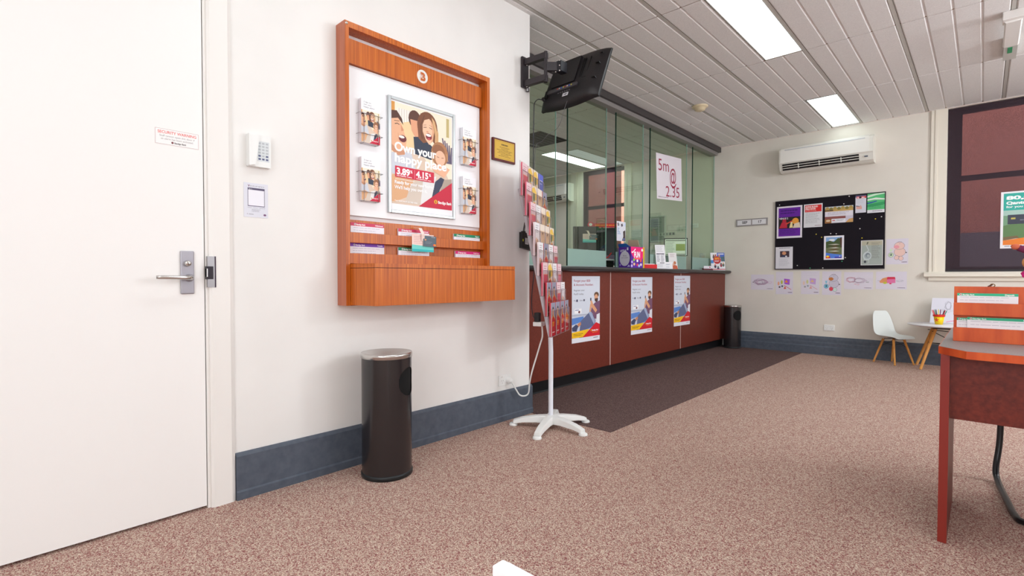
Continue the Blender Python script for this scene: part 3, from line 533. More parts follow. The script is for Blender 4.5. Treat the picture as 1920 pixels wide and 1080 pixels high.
b = MB(); b.lathe([(0, 0.04), (0.012, 0.04), (0.018, 0.03), (0.02, 0.0)], PLASW, 16, Matrix.Translation((0.009, 2.538, 0.277)) @ Matrix.Rotation(PI / 2, 4, 'Y'))
def smooth(pts, n=6):
    out = []; P_ = [Vector(p) for p in pts]
    for i in range(len(P_) - 1):
        p0 = P_[max(i - 1, 0)]; p1 = P_[i]; p2 = P_[i + 1]; p3 = P_[min(i + 2, len(P_) - 1)]
        for k in range(n):
            t_ = k / n; out.append(0.5 * ((2 * p1) + (-p0 + p2) * t_ + (2 * p0 - 5 * p1 + 4 * p2 - p3) * t_ ** 2 + (-p0 + 3 * p1 - 3 * p2 + p3) * t_ ** 3))
    out.append(P_[-1]); return out
b.build('plug_cap')
bpy.data.objects['plug_cap'].name = 'power_plug'; t = bpy.data.objects['power_plug']
tag(t, 'white round power plug pushed into the low left wall outlet', 'plug')
b = MB(); b.tube(smooth([(0.045, 2.543, 0.265), (0.05, 2.582, 0.207), (0.06, 2.61, 0.167), (0.08, 2.644, 0.16), (0.1, 2.656, 0.184), (0.12, 2.644, 0.257), (0.16, 2.626, 0.351), (0.2, 2.625, 0.456), (0.24, 2.616, 0.545), (0.27, 2.603, 0.603), (0.285, 2.58, 0.675)]), 0.0055, PLASW, 8)
tag(b.build('extension_lead'), 'white power cord looping from the wall plug up to the brochure stand', 'cord')
t = thing('power_adapter', 'white power socket block strapped to the brochure stand pole', 'power adapter', (0.278, 2.558, 0.69), 0.3)
b = MB(); b.box(-0.03, 0.03, -0.035, 0.03, -0.015, 0.013, PLASW); b.build('socket_block', t, bev=0.003); b = MB(); b.box(-0.025, 0.012, -0.03, 0.01, 0.0132, 0.075, M((38, 36, 38))); b.build('transformer', t, bev=0.006)
b = MB(); b.tube(smooth([(0.055, 2.85, 2.298), (0.035, 2.83, 2.302), (0.028, 2.80, 2.27), (0.03, 2.79, 2.218), (0.03, 2.785, 2.005), (0.03, 2.785, 1.658), (0.03, 2.80, 1.4), (0.03, 2.80, 1.193), (0.03, 2.80, 1.076), (0.05, 2.745, 0.845), (0.1, 2.70, 0.734), (0.2, 2.62, 0.71), (0.262, 2.56, 0.74)]), 0.0032, M((48, 48, 56)), 6)
tag(b.build('television_cable'), 'dark cable hanging from the television down the wall corner', 'cable')
b = MB(); b.tube(smooth([(0.30, 2.83, 2.23), (0.28, 2.824, 2.173), (0.25, 2.814, 2.077), (0.2, 2.818, 2.039), (0.15, 2.80, 2.013), (0.1, 2.795, 1.976), (0.05, 2.79, 1.952), (0.04, 2.787, 1.8), (0.04, 2.785, 1.50)]), 0.0018, M((90, 88, 92)), 5)
tag(b.build('aerial_wire'), 'thin grey wire drooping from the television underside toward the wall corner', 'cable')
t = thing('media_box', 'slim black electronic box with pale label mounted at the wall corner behind brochures', 'electronic box', (0.008, 2.715, 1.262))
b = MB(); b.prism([(-0.058, -0.052), (0.068, -0.07), (0.066, 0.045), (-0.058, 0.062)], 0.0, 0.03, M((38, 36, 36), 0.45), 'x'); b.build('case', t, bev=0.004)
b = MB(); a = Art(b, FR((0.0305, -0.028, -0.025), (0, 1, -0.1), (0, 0, 1)), 0.036, 0.045, (206, 204, 206)); a.lines(0.1, 0.1, 0.9, 0.9, 5, (120, 118, 122), 0.4); a2 = Art(b, FR((0.0305, -0.054, -0.006), (0, 1, 0), (0, 0, 1)), 0.008, 0.016, (220, 214, 40)); b.build('label', t)
b = MB()
for y_ in (-0.035, -0.025): b.tube(smooth([(0.015, y_, 0.055), (0.02, y_ + 0.004, 0.1), (0.03, y_ + 0.02, 0.17), (0.02, 0.068, 0.25)]), 0.003, M((40, 38, 40)), 6)
b.box(0.005, 0.022, -0.045, -0.015, 0.05, 0.068, M((26, 26, 28))); b.build('plug_lead', t)

# ------------------------------------------------------------------ television on its bracket
t = thing('wall_bracket', 'black articulated television wall bracket at the end of the left wall', 'bracket', (0, 2.71, 2.46))
BR = M((48, 42, 46), 0.4)
b = MB(); b.box(0.001, 0.02, -0.035, 0.035, -0.105, 0.115, BR); b.lathe([(0.013, -0.125), (0.013, -0.105)], STEEL, 14, cx=0.02, cy=0.02); b.build('wall_plate', t, bev=0.006)
for nm, z_ in (('arm', 0.077), ('arm', -0.075)):
    b = MB(); b.box(0.012, 0.205, -0.018, 0.018, z_ - 0.021, z_ + 0.021, BR, Matrix.Rotation(0.06, 4, 'Z'))
    for x_ in (0.03, 0.195):
        for s_ in (-1, 1): b.lathe([(0.006, 0), (0.006, 0.005), (0.0, 0.006)] if s_ > 0 else [(0.0, -0.006), (0.006, -0.005), (0.006, 0)], CHROME, 10, Matrix.Translation((x_, x_ * 0.06, z_ + s_ * 0.021)))
    b.build('arm', t, bev=0.002)
b = MB(); b.lathe([(0.013, -0.105), (0.013, 0.105)], BR, 14, cx=0.195, cy=0.012); b.box(0.0, 0.075, -0.012, 0.012, -0.03, 0.03, BR, Matrix.Translation((0.2, 0.014, 0.0)) @ Matrix.Rotation(0.75, 4, 'Z')); b.build('front_arm', t, bev=0.002)
b = MB(); b.box(-0.02, 0.03, -0.012, 0.06, -0.036, 0.036, M((26, 26, 34), 0.3), Matrix.Translation((0.262, 0.07, 0.0)))
for dx in (-0.02, 0.015):
    for dz in (-0.035, 0.0, 0.035): b.lathe([(0.006, 0), (0.005, 0.004), (0, 0.005)], CHROME, 10, Matrix.Translation((0.266 + dx, 0.0575, dz)) @ Matrix.Rotation(PI / 2, 4, 'X'))
b.build('tilt_head', t, bev=0.002)
# TV local frame: x across the back, y thickness (0 = back centre, + = screen side), z up
tv = thing('television', 'black flat television seen from behind, hung high on a bracket and tilted down', 'television', (0.250, 2.850, 2.262))
tilt = math.radians(-23); tv.rotation_euler = (tilt, 0, math.radians(-2))
hw, H2 = 0.258, 0.405
b = MB()     # rear shell with bulged bottom
prof = [(0.075, 0.0), (0.03, 0.0), (0.006, 0.02), (0.0, 0.06), (0.001, 0.15), (0.008, 0.29), (0.022, 0.36), (0.038, 0.39), (0.052, 0.402), (0.075, 0.405)]
ns = 14
vs = []; fs = []
for i in range(ns + 1):
    u = -1 + 2 * i / ns; x = u * hw; k = 1 - abs(u) ** 7 * 0.8; dip = 0.03 * (1 - u * u)
    for (yy, zz) in prof:
        d = 0.072 - (0.072 - min(yy, 0.072)) * k
        vs.append((x, d, zz - dip * max(0, 1 - zz / 0.2) + (0.012 * (1 - u * u) if zz > 0.35 else 0)))
n_ = len(prof)
for i in range(ns):
    for j in range(n_ - 1): fs.append((i * n_ + j, (i + 1) * n_ + j, (i + 1) * n_ + j + 1, i * n_ + j + 1))
b.add(vs, fs, BLACKP, True); b.add(vs[:n_], [tuple(range(n_))], BLACKP); b.add(vs[-n_:], [tuple(range(n_ - 1, -1, -1))], BLACKP)
b.build('rear_shell', tv)
b = MB(); b.box(-hw - 0.001, hw + 0.001, 0.072, 0.082, -0.001, 0.406, M((22, 21, 23), 0.6)); b.build('front_bezel', tv, bev=0.004)
b = MB(); b.box(-hw + 0.018, hw - 0.018, 0.0822, 0.083, 0.02, 0.39, M((8, 8, 10), 0.08)); b.build('screen', tv)
b = MB(); b.box(-0.15, 0.06, -0.007, 0.03, 0.13, 0.35, BLACKP)
for (x_, z_) in ((-0.11, 0.33), (-0.06, 0.345), (0.0, 0.345), (0.07, 0.34), (0.07, 0.16), (0.0, 0.15), (-0.11, 0.16), (-0.07, 0.15)): b.box(x_ - 0.024, x_ - 0.018, -0.0075, -0.007, z_ - 0.012, z_ - 0.007, M((8, 8, 8)))
b.build('mount_cover', tv, bev=0.003)
b = MB(); b.box(-0.17, 0.10, -0.012, 0.03, 0.075, 0.105, M((64, 62, 66), 0.4)); b.box(-0.19, -0.165, -0.012, 0.04, 0.05, 0.11, M((14, 14, 15)))
for i in range(8): b.box(-0.08 + i * 0.018, -0.07 + i * 0.018, -0.0125, -0.012, 0.09, 0.10, M(((200, 60, 40), (220, 200, 190), (60, 90, 200), (210, 200, 60))[i % 4]))
for i in range(6): b.box(-0.07 + i * 0.02, -0.062 + i * 0.02, -0.002, 0.02, 0.06, 0.068, M((120, 116, 120)))
b.build('connector_panel', tv)
b = MB(); a = Art(b, FR((-0.015, -0.003, 0.018), (1, 0, 0), (0, 0, 1)), 0.05, 0.028, (206, 206, 212)); a.text('HP', 0.5, 0.75, 0.5, (30, 30, 34), 'C', 0.04); b.build('maker_badge', tv)
b = MB()

for (x_, z_, w_, h_, y_) in ((0.20, 0.245, 0.03, 0.006, 0.009), (0.2, 0.12, 0.03, 0.006, 0.007), (0.205, 0.34, 0.02, 0.005, 0.022), (0.145, 0.19, 0.004, 0.13, 0.0035), (0.09, 0.15, 0.004, 0.17, -0.0005), (0.105, 0.15, 0.004, 0.17, -0.0005), (0.12, 0.14, 0.03, 0.004, 0.0)):
    b = MB(); b.box(x_, x_ + w_, y_, 0.03, z_, z_ + h_, M((6, 6, 6))); b.build('vent_slot', tv)
b = MB(); b.lathe([(0.0, 0.022), (0.012, 0.02), (0.014, 0.0)], M((20, 20, 22)), 14, Matrix.Translation((-0.2, 0.006, 0.05)) @ Matrix.Rotation(PI / 2, 4, 'X')); b.build('cable_plug', tv)

# ------------------------------------------------------------------ litter bins
def bin_(label, x, y, r, h, face):
    t = thing('litter_bin', label, 'bin', (x, y, 0), face, 'tall black litter bins')
    b = MB(); n = 180; zc = h * 0.77; rh = h * 0.114; zs = [0.022, 0.03, 0.2, zc - rh * 1.2, zc + rh * 1.2, h - 0.025]
    zs = sorted(set(zs + [zc + rh * math.sin(a_) for a_ in [-1.5708 + i_ * 0.0785398 for i_ in range(41)]]))
    vs = [(r * math.cos(2 * PI * k / n), r * math.sin(2 * PI * k / n), z) for z in zs for k in range(n)]
    fs = []; dark = []
    for i in range(len(zs) - 1):
        for k in range(n):
            f = (i * n + k, i * n + (k + 1) % n, (i + 1) * n + (k + 1) % n, (i + 1) * n + k)
            fs.append(f)
    # opening cut as an oval: snap the hole border
    keep = []
    for f in fs:
        cx_ = sum(vs[q][0] for q in f) / 4; cy_ = sum(vs[q][1] for q in f) / 4; cz_ = sum(vs[q][2] for q in f) / 4
        an = math.atan2(cy_, cx_) * r
        if (an / rh) ** 2 + ((cz_ - zc) / rh) ** 2 < 1: continue
        keep.append(f)
    b.add(vs, keep, BLACKM, True); b.build('body', t)
    b = MB(); b.lathe([(r - 0.006, 0.03), (r - 0.006, h - 0.03)], M((8, 8, 9), 0.9), 40); b.lathe([(0, 0.03), (r - 0.006, 0.03)], M((8, 8, 9), 0.9), 40); b.build('liner', t)
    b = MB(); b.lathe([(0, 0.001), (r + 0.004, 0.001), (r + 0.005, 0.018), (r + 0.001, 0.024), (r - 0.002, 0.024)], M((30, 34, 36), 0.35), 48); b.build('base_ring', t)
    b = MB(); b.lathe([(r - 0.003, h - 0.026), (r + 0.003, h - 0.024), (r + 0.004, h - 0.008), (r + 0.002, h), (r - 0.006, h - 0.001), (r * 0.55, h - 0.02), (r * 0.2, h - 0.03), (0, h - 0.031)], CHROME, 48); p = b.build('ash_tray_lid', t); p['label'] = 'polished steel dished lid'
    return t
bin_('tall black litter bin with steel lid standing below the wall display case', 0.224, 1.42, 0.124, 0.620, math.radians(27))
bin_('tall black litter bin with steel lid standing at the far end of the counter', -0.155, 7.33, 0.114, 0.605, math.radians(-31))

# ------------------------------------------------------------------ brochure stand
st = thing('brochure_stand', 'white star-based stand carrying tiers of clear brochure pockets at the wall corner', 'brochure stand', (0, 0, 0))
PX, PY = 0.33, 2.62
b = MB(); b.lathe([(0, 0.03), (0.04, 0.03), (0.045, 0.062), (0.03, 0.075), (0.02, 0.078)], PLASW, 24, cx=PX, cy=PY)
feet = [(0.117, 2.452), (0.445, 2.333), (0.625, 2.603), (0.46, 2.869), (0.165, 2.885)]
for fx, fy in feet:
    d = Vector((fx - PX, fy - PY, 0)); L_ = d.length; ang = math.atan2(d.y, d.x); T = Matrix.Translation((PX, PY, 0)) @ Matrix.Rotation(ang, 4, 'Z')
    sec = [(0.0, 0.034, 0.022, 0.078), (L_ * 0.35, 0.030, 0.03, 0.072), (L_ * 0.7, 0.026, 0.026, 0.058), (L_ * 0.93, 0.024, 0.016, 0.038)]
    vs = []
    for (x_, w_, zb, zt) in sec: vs += [T @ Vector(q) for q in ((x_, -w_ * 1.05, zb), (x_, w_ * 1.05, zb), (x_, w_ * 0.8, zt), (x_, -w_ * 0.8, zt))]
    fs = [(i * 4 + k, i * 4 + (k + 1) % 4, i * 4 + 4 + (k + 1) % 4, i * 4 + 4 + k) for i in range(3) for k in range(4)] + [(3, 2, 1, 0), (12, 13, 14, 15)]
    b.add(vs, fs, PLASW)
    b.lathe([(0, 0.0), (0.03, 0.0), (0.027, 0.014), (0.02, 0.018), (0, 0.018)], PLASW, 16, T @ Matrix.Translation((L_ * 0.93, 0, 0)))
b.build('star_base', st, bev=0.004)
b = MB(); b.tube([(PX, PY, 0.06), (PX, PY, 0.5), (PX - 0.004, PY, 0.6), (PX - 0.2, PY - 0.09, 1.6)], 0.0155, M((222, 224, 232), 0.35), 16); b.build('pole', st)
# pocket arc
D_ = Vector((-math.sin(0.4206), math.cos(0.4206))); P0 = Vector((0.485, 2.434)); A_ = [tuple(P0 + D_ * 0.125 * i) for i in range(5)]
tiers = ['lowest', 'second', 'third', 'fourth', 'fifth', 'sixth', 'seventh', 'topmost']; cols = ['nearest', 'second nearest', 'third nearest', 'farthest']
RED = (196, 22, 44); PINK = (224, 96, 120); YEL = (250, 190, 30)
covers = {}
def cover(a, kind):
    if kind == 'red':
        a.rect(0, 0, 1, 1, (232, 226, 230)); a.rect(0, 0, 1, 0.5, (150, 150, 170)); a.ell(0.45, 0.28, 0.25, 0.16, (60, 50, 60)); a.ell(0.45, 0.3, 0.15, 0.12, (226, 176, 146)); a.poly([(0.3, 0.45), (0.6, 0.42), (0.9, 0.5), (0.8, 0.6), (0.2, 0.6)], (50, 90, 190))
        a.poly([(0, 0.5), (0.5, 0.36), (1, 0.52), (1, 1), (0, 1)], RED); a.poly([(0, 0.5), (0.5, 0.36), (1, 0.52), (1, 0.545), (0.5, 0.39), (0, 0.53)], YEL)
        for i in range(3): a.rect(0.3, 0.58 + i * 0.05, 0.72 - 0.05 * i, 0.605 + i * 0.05, YEL)
        a.logo(0.15, 0.9, 0.04, 0.5)
    elif kind == 'pink':
        a.rect(0, 0, 1, 1, (236, 206, 212)); a.rect(0, 0.35, 1, 1, (214, 70, 100)); a.rect(0, 0.35, 1, 0.37, (250, 170, 120)); a.lines(0.15, 0.1, 0.85, 0.3, 3, (180, 120, 130), 0.3)
    elif kind == 'white':
        a.rect(0, 0, 1, 1, (240, 238, 240)); a.lines(0.2, 0.08, 0.8, 0.34, 4, (150, 140, 150), 0.3); a.ell(0.35, 0.55, 0.16, 0.1, (226, 170, 130)); a.ell(0.65, 0.58, 0.14, 0.1, (196, 140, 110)); a.poly([(0.1, 0.66), (0.9, 0.62), (0.95, 0.86), (0.1, 0.9)], (214, 160, 130)); a.poly([(0.3, 1), (1, 0.84), (1, 1)], RED)
    elif kind == 'tan':
        a.rect(0, 0, 1, 1, (238, 224, 210)); a.rect(0, 0.2, 1, 0.6, (226, 190, 150)); a.ell(0.5, 0.36, 0.22, 0.12, (130, 86, 60)); a.ell(0.5, 0.4, 0.15, 0.1, (234, 186, 152)); a.poly([(0, 0.62), (1, 0.74), (1, 1), (0, 1)], RED); a.poly([(0, 0.62), (1, 0.74), (1, 0.77), (0, 0.65)], YEL)
    elif kind == 'blue':
        a.rect(0, 0, 1, 1, (96, 108, 206)); a.lines(0.2, 0.2, 0.8, 0.4, 2, (220, 226, 246), 0.3)
    else:
        a.rect(0, 0, 1, 1, (232, 220, 206)); a.poly([(0, 0.1), (0.5, 0.02), (1, 0.2), (1, 0.4), (0, 0.5)], (236, 196, 90)); a.ell(0.4, 0.35, 0.2, 0.14, (90, 110, 70)); a.poly([(0, 0.55), (0.6, 0.48), (1, 0.7), (1, 1), (0, 1)], RED); a.poly([(0, 0.55), (0.6, 0.48), (1, 0.7), (1, 0.73), (0.6, 0.51), (0, 0.58)], YEL)
words = {'red': 'red and yellow brochure', 'pink': 'pink and crimson brochure', 'white': 'white family brochure', 'tan': 'tan brochure with red foot', 'blue': 'blue brochure', 'mix': 'yellow, white and red brochure'}
lay = [['red', 'red', 'red', 'red'], ['red', 'red', 'pink', 'white'], ['pink', 'mix', 'white', 'pink'], ['white', 'red', 'white', 'pink'], ['white', 'tan', 'tan', 'mix'], ['pink', 'white', 'tan', 'mix'], ['pink', 'mix', 'tan', 'red'], ['pink', 'mix', 'mix', 'blue']]
rr = random.Random(3)
for k in range(8):
    for c in range(4):
        kind = lay[k][c]
        if kind is None: continue
        (xa, ya), (xb, yb2) = A_[c], A_[c + 1]; ox, oy = -0.913 * 0.027 * k, -0.408 * 0.027 * k; z_ = 0.625 + 0.127 * k
        wd = math.hypot(xb - xa, yb2 - ya) - 0.004; ang = math.atan2(yb2 - ya, xb - xa)   # along the pocket front
        T = Matrix.Translation((xa + ox, ya + oy, z_)) @ Matrix.Rotation(ang, 4, 'Z')
        # local: x along front, y into the rack, z up
        dp, hf, hb = 0.0225, 0.165, 0.225; q = MB(); e = 0.0022
        q.box(0, wd, 0, e, 0, hf, ACRYL, T); q.box(0, wd, dp, dp + e, 0, hb, ACRYL, T); q.box(0, wd, 0, dp, 0, e, ACRE, T)
        for x_ in (0, wd - e): q.prism([(0, 0), (dp, 0), (dp, hb), (0, hf)], x_, x_ + e, ACRYL, 'x', T)
        for x_ in (0, wd - 0.003): q.box(x_, x_ + 0.003, -0.0008, 0.002, 0, hf, ACRE, T)
        q.box(0, wd, -0.0005, 0.0025, hf - 0.003, hf, ACRE, T)
        q.build('pocket', st)
        bw = 0.106; bh = 0.205 + 0.015 * rr.random(); lean = 0.0; th = 0.006 + 0.012 * rr.random(); dx = (wd - bw) / 2 + (rr.random() - 0.5) * 0.008
        TT = T @ Matrix.Translation((dx, 0.0065, 0.004)) @ Matrix.Rotation(lean, 4, 'X')
        t = bpy.data.objects.new('brochure', None); C.objects.link(t); t.matrix_world = TT
        tag(t, '%s, %s pocket, %s tier of the stand' % (words[kind], cols[c], tiers[k]), 'brochure', 'brochures in the stand pockets')
        if (kind, round(bw, 3)) not in covers:
            m_ = MB(); a = Art(m_, FR((0, -0.0012, 0), (1, 0, 0), (0, 0, 1)), bw, 0.21, (240, 236, 238)); cover(a, kind); o1 = m_.build('front_cover', t)
            m_ = MB(); m_.box(0, bw, 0.0, 0.010, 0, 0.209, M({'red': (206, 50, 70), 'pink': (226, 100, 124), 'blue': (96, 108, 206), 'mix': (214, 180, 170)}.get(kind, (236, 226, 228)))); o2 = m_.build('pages', t); covers[(kind, round(bw, 3))] = (o1, o2)
        else:
            for o_ in covers[(kind, round(bw, 3))]:
                d = o_.copy(); C.objects.link(d); d.parent = t

# ------------------------------------------------------------------ teller counter
segs = [(2.777, 4.366, 'nearest'), (4.380, 5.984, 'middle'), (5.998, 7.455, 'farthest')]
for (a0, a1, nm) in segs:
    t = thing('counter_unit', 'mahogany teller counter front, %s of the three sections' % nm, 'counter', (0, a0, 0), 0, 'teller counter sections')
    L_ = a1 - a0; b = MB(); b.box(-0.335, -0.31, 0, L_, 0.112, 1.052, MAHOG); b.build('front_panel', t)
    b = MB(); b.box(-0.365, -0.345, 0, L_ + 0.013, 0.0045, 0.112, KICK); b.prism([(-0.345, 0.0045), (-0.336, 0.0045), (-0.345, 0.016)], 0, L_ + 0.013, KICK, 'y'); p = b.build('kick_board', t); p['label'] = 'black kick board'
    b = MB(); b.box(-0.80, -0.78, 0, L_, 0.0, 1.052, WALL); b.box(-0.78, -0.372, 0, 0.02, 0.0045, 1.052, WALL); b.build('carcass', t)
    if nm != 'farthest':
        b = MB(); b.box(-0.334, -0.309, L_ + 0.002, L_ + 0.012, 0.112, 1.052, M((216, 188, 180), 0.4)); p = b.build('seam_strip', t); p['label'] = 'pale joint strip'
b = MB(); prof = [(-0.82, 1.055), (-0.262, 1.055), (-0.243, 1.062), (-0.235, 1.078), (-0.243, 1.094), (-0.262, 1.100), (-0.82, 1.100)]
b.prism(prof, 2.777, 7.495, GRANITE, 'y', smooth=False)
ct = tag(b.build('worktop'), 'long charcoal counter top with rounded front edge over the mahogany sections', 'counter top')
# glass screen
t = gs = thing('glass_screen', 'green tinted glass screen standing on the teller counter up to the ceiling', 'glass screen', (0, 0, 0))
panes = [(2.785, 3.715), (3.895, 4.578), (4.764, 5.365), (5.532, 6.55), (6.736, 7.49)]
for (a0, a1) in panes:
    b = MB(); x0, x1 = -0.505, -0.495; z0_, z1_ = 1.112, 2.80
    b.add([(x1, a0, z0_), (x1, a1, z0_), (x1, a1, z1_), (x1, a0, z1_)], [(0, 1, 2, 3)], GLASS)
    b.add([(x0, a0, z0_), (x0, a1, z0_), (x0, a1, z1_), (x0, a0, z1_)], [(3, 2, 1, 0)], GLASSB)
    b.add([(x0, a0, z0_), (x1, a0, z0_), (x1, a0, z1_), (x0, a0, z1_)], [(0, 1, 2, 3)], GEDGE); b.add([(x0, a1, z0_), (x1, a1, z0_), (x1, a1, z1_), (x0, a1, z1_)], [(3, 2, 1, 0)], GEDGEL)
    b.box(x0 - 0.001, x1 + 0.002, a0 - 0.001, a0 + 0.004, z0_, z1_, GEDGE)
    b.box(x0 - 0.001, x1 + 0.001, a1 - 0.003, a1 + 0.001, z0_, z1_, GEDGEL)
    b.build('glass_pane', t)
    b = MB(); b.box(-0.4945, -0.494, a0 + 0.002, a1 - 0.002, 1.113, 1.278, FROST); p = b.build('frosted_band', t); p['label'] = 'frosted lower band'
    b = MB(); b.box(-0.515, -0.485, a0, a1, 1.1005, 1.113, M((176, 186, 192), 0.35, 0.4)); b.build('bottom_channel', t)
b = MB(); b.box(-0.57, -0.40, 2.777, 7.497, 2.83, 2.900, M((66, 62, 62), 0.5)); b.box(-0.55, -0.43, 2.777, 7.45, 2.785, 2.83, M((138, 134, 132), 0.45)); b.build('ceiling_track', t)
# posters on the counter front
for i, (y_, w_, z_, nm) in enumerate(((3.72, 0.458, 0.39, 'nearest'), (4.780, 0.468, 0.382, 'middle'), (5.801, 0.457, 0.40, 'farthest'))):
    b = MB(); bend = (lambda u, v: 0.012 * math.sin(v * PI) * (1 if v > 0.5 else 0.6)) if i == 2 else None
    a = Art(b, FR((-0.3085, y_, z_), (0, 1, 0), (0, 0, 1)), w_, 0.62, (228, 230, 238)); payid(a)
    tag(b.build('counter_poster'), 'tall portrait poster of a seated man with a phone, %s one on the counter front' % nm, 'poster', 'posters on the counter front')
# rate sign on the glass
b = MB(); a = Art(b, FR((-0.4925, 5.705, 1.965), (0, 1, 0.06), (0, -0.06, 1)), 0.70, 0.555, (236, 230, 238)); mc = (158, 24, 66)
a.text('5m', 0.06, 0.37, 0.26, mc, 'L', 0.0, wide=0.42); a.text('@', 0.5, 0.62, 0.33, mc, 'L', 0.01, wide=0.27); a.text('2.35', 0.33, 0.93, 0.24, mc, 'L', 0.0, wide=0.56); a.lines(0.05, 0.95, 0.45, 0.97, 1, (140, 120, 140), 0.6)
a.text('T&C apply', 0.05, 0.955, 0.02, (120, 110, 120))
tag(b.build('rate_sign'), 'large white sheet reading 5m @ 2.35 stuck on the glass screen', 'sign')

# things on the counter
CT = 1.1005
def standee(name, label, cat, x, y, w_, h_, art, rz=0.7, lean=0.2, base=(240, 240, 244), group=None):
    t = thing(name, label, cat, (x, y, CT), -rz, group)      # local: front faces +x rotated
    b = MB(); T = Matrix.Rotation(-lean, 4, 'Y') @ FR((0, -w_ / 2, 0.0015), (0, 1, 0), (0, 0, 1)); a = Art(b, T, w_, h_, base); art(a); b.build('printed_sheet', t)
    b = MB(); b.add([(-0.001, -0.02, 0.002), (-0.001, 0.02, 0.002), (-lean * h_ * 0.6 - 0.0, 0.015, h_ * 0.6), (-lean * h_ * 0.6, -0.015, h_ * 0.6), (-0.03 - lean * h_ * 0.6, -0.02, 0.001), (-0.03 - lean * h_ * 0.6, 0.02, 0.001)], [(4, 5, 2, 3)], PAPER); p = b.build('back_prop', t); s_ = p.modifiers.new('s', 'SOLIDIFY'); s_.thickness = 0.001
    return t
t = thing('gift_box', 'purple and pink open display box reading FUN on the counter top', 'box', (-0.362, 4.86, CT), -0.26); s_ = 0.09
b = MB(); PUR = M((78, 26, 150)); b.box(-s_, s_, -s_, s_, 0, 0.225, PUR)
a = Art(b, FR((-s_, -s_ - 0.0005, 0), (1, 0, 0), (0, 0, 1)), 2 * s_, 0.225, (84, 28, 156)); a.ell(0.5, 0.55, 0.42, 0.36, (214, 206, 222), 28); a.text('LITTLE', 0.12, 0.22, 0.09, (240, 236, 246), wide=0.5, bold=0.03); a.text('Fill me', 0.5, 0.45, 0.07, (90, 50, 110), 'C', wide=0.3); a.text('WITH GOODIES', 0.5, 0.54, 0.05, (90, 50, 110), 'C', wide=0.55); a.ell(0.12, 0.85, 0.05, 0.04, (190, 170, 230)); a.poly([(0.7, 0.95), (0.85, 0.84), (0.97, 0.95)], (200, 190, 236)); a.rect(0.68, 0.03, 0.8, 0.16, (220, 214, 232))
a = Art(b, FR((s_ + 0.0005, -s_, 0), (0, 1, 0), (0, 0, 1)), 2 * s_, 0.225, (84, 28, 156)); a.poly([(0, 0), (1, 0.02), (1, 0.5), (0.9, 0.62), (0.3, 0.6), (0, 0.28)], (236, 20, 116)); a.poly([(0.05, 0.26), (0.1, 0.2), (0.16, 0.24), (0.36, 0.08), (0.4, 0.12), (0.16, 0.3), (0.08, 0.29)], (246, 240, 248)); a.text('FUN', 0.26, 0.5, 0.26, (246, 240, 248), bold=0.05, wide=0.5); a.rect(0.34, 0.54, 0.78, 0.58, (250, 120, 90))
for (u_, v_, c_) in ((0.26, 0.62, (150, 210, 60)), (0.28, 0.82, (240, 200, 140)), (0.54, 0.66, (250, 240, 250)), (0.54, 0.85, (220, 60, 100)), (0.82, 0.66, (240, 90, 70)), (0.84, 0.84, (240, 220, 230)), (0.1, 0.72, (190, 170, 230)), (0.08, 0.9, (200, 190, 236)), (0.93, 0.15, (250, 250, 250)), (0.68, 0.9, (170, 200, 240))): a.ell(u_, v_, 0.08, 0.07, c_, 8)
b.build('printed_carton', t)
b = MB(); KR = M((196, 170, 140)); b.prism([(-s_, 0.225), (s_, 0.225), (s_ * 0.7, 0.3), (-s_ * 0.9, 0.31)], 0.04, 0.043, KR, 'y'); b.add([(-s_, -s_, 0.225), (s_ * 0.9, -s_, 0.225), (s_ * 0.3, -s_ - 0.012, 0.262), (-s_ * 1.02, -s_ - 0.012, 0.262)], [(0, 1, 2, 3)], M((24, 92, 176))); p = b.build('lid_flap', t); p['label'] = 'cardboard lid flap with a blue fold'; so = p.modifiers.new('s', 'SOLIDIFY'); so.thickness = 0.0015
def art_info(a):
    a.rect(0, 0, 1, 1, (226, 228, 238)); a.poly([(0.05, 0.1), (0.2, 0.06), (0.3, 0.2), (0.12, 0.26)], (120, 112, 124)); a.poly([(0.45, 0.16), (0.62, 0.08), (0.7, 0.2), (0.55, 0.28)], (90, 80, 92)); a.ell(0.88, 0.15, 0.1, 0.08, (206, 222, 246))
    a.text('Have a', 0.08, 0.38, 0.05, (30, 130, 196), bold=0.03); a.text('Chat', 0.08, 0.47, 0.05, (30, 130, 196), bold=0.03); a.text('Business', 0.08, 0.56, 0.05, (30, 130, 196), bold=0.03); a.text('Card Now', 0.08, 0.65, 0.05, (30, 130, 196), bold=0.03); a.poly([(0.7, 0.5), (0.96, 0.42), (0.98, 0.98), (0.6, 0.98), (0.74, 0.75)], (76, 64, 60)); a.rect(0.76, 0.84, 0.86, 0.95, (130, 160, 230))
b = MB(); a = Art(b, FR((-0.4925, 4.785, 1.40), (0, 1, 0), (0, 0, 1)), 0.185, 0.215, (230, 232, 240)); art_info(a)
tag(b.build('information_sign'), 'small white and blue sign taped to the glass above the purple box', 'sign')
t = thing('slip_dispenser', 'white and yellow topped card box standing behind the FUN box on the counter', 'box', (-0.405, 5.06, CT), -0.95)
b = MB(); b.box(-0.016, 0.016, -0.075, 0.085, 0, 0.235, M((236, 200, 40))); a = Art(b, FR((0.0166, -0.085, 0.0), (0, 1, 0), (0, 0, 1)), 0.17, 0.235, (236, 236, 238)); a.rect(0.74, 0, 1, 0.2, (250, 196, 20)); a.text('Fill me the Film', 0.06, 0.13, 0.06, (90, 84, 120), wide=0.62); a.text('NEW', 0.77, 0.13, 0.05, (220, 80, 20), wide=0.2); a.rect(0.9, 0.2, 1, 1, (240, 206, 40)); a.lines(0.1, 0.3, 0.8, 0.7, 5, (200, 200, 210)); b.build('carton', t)
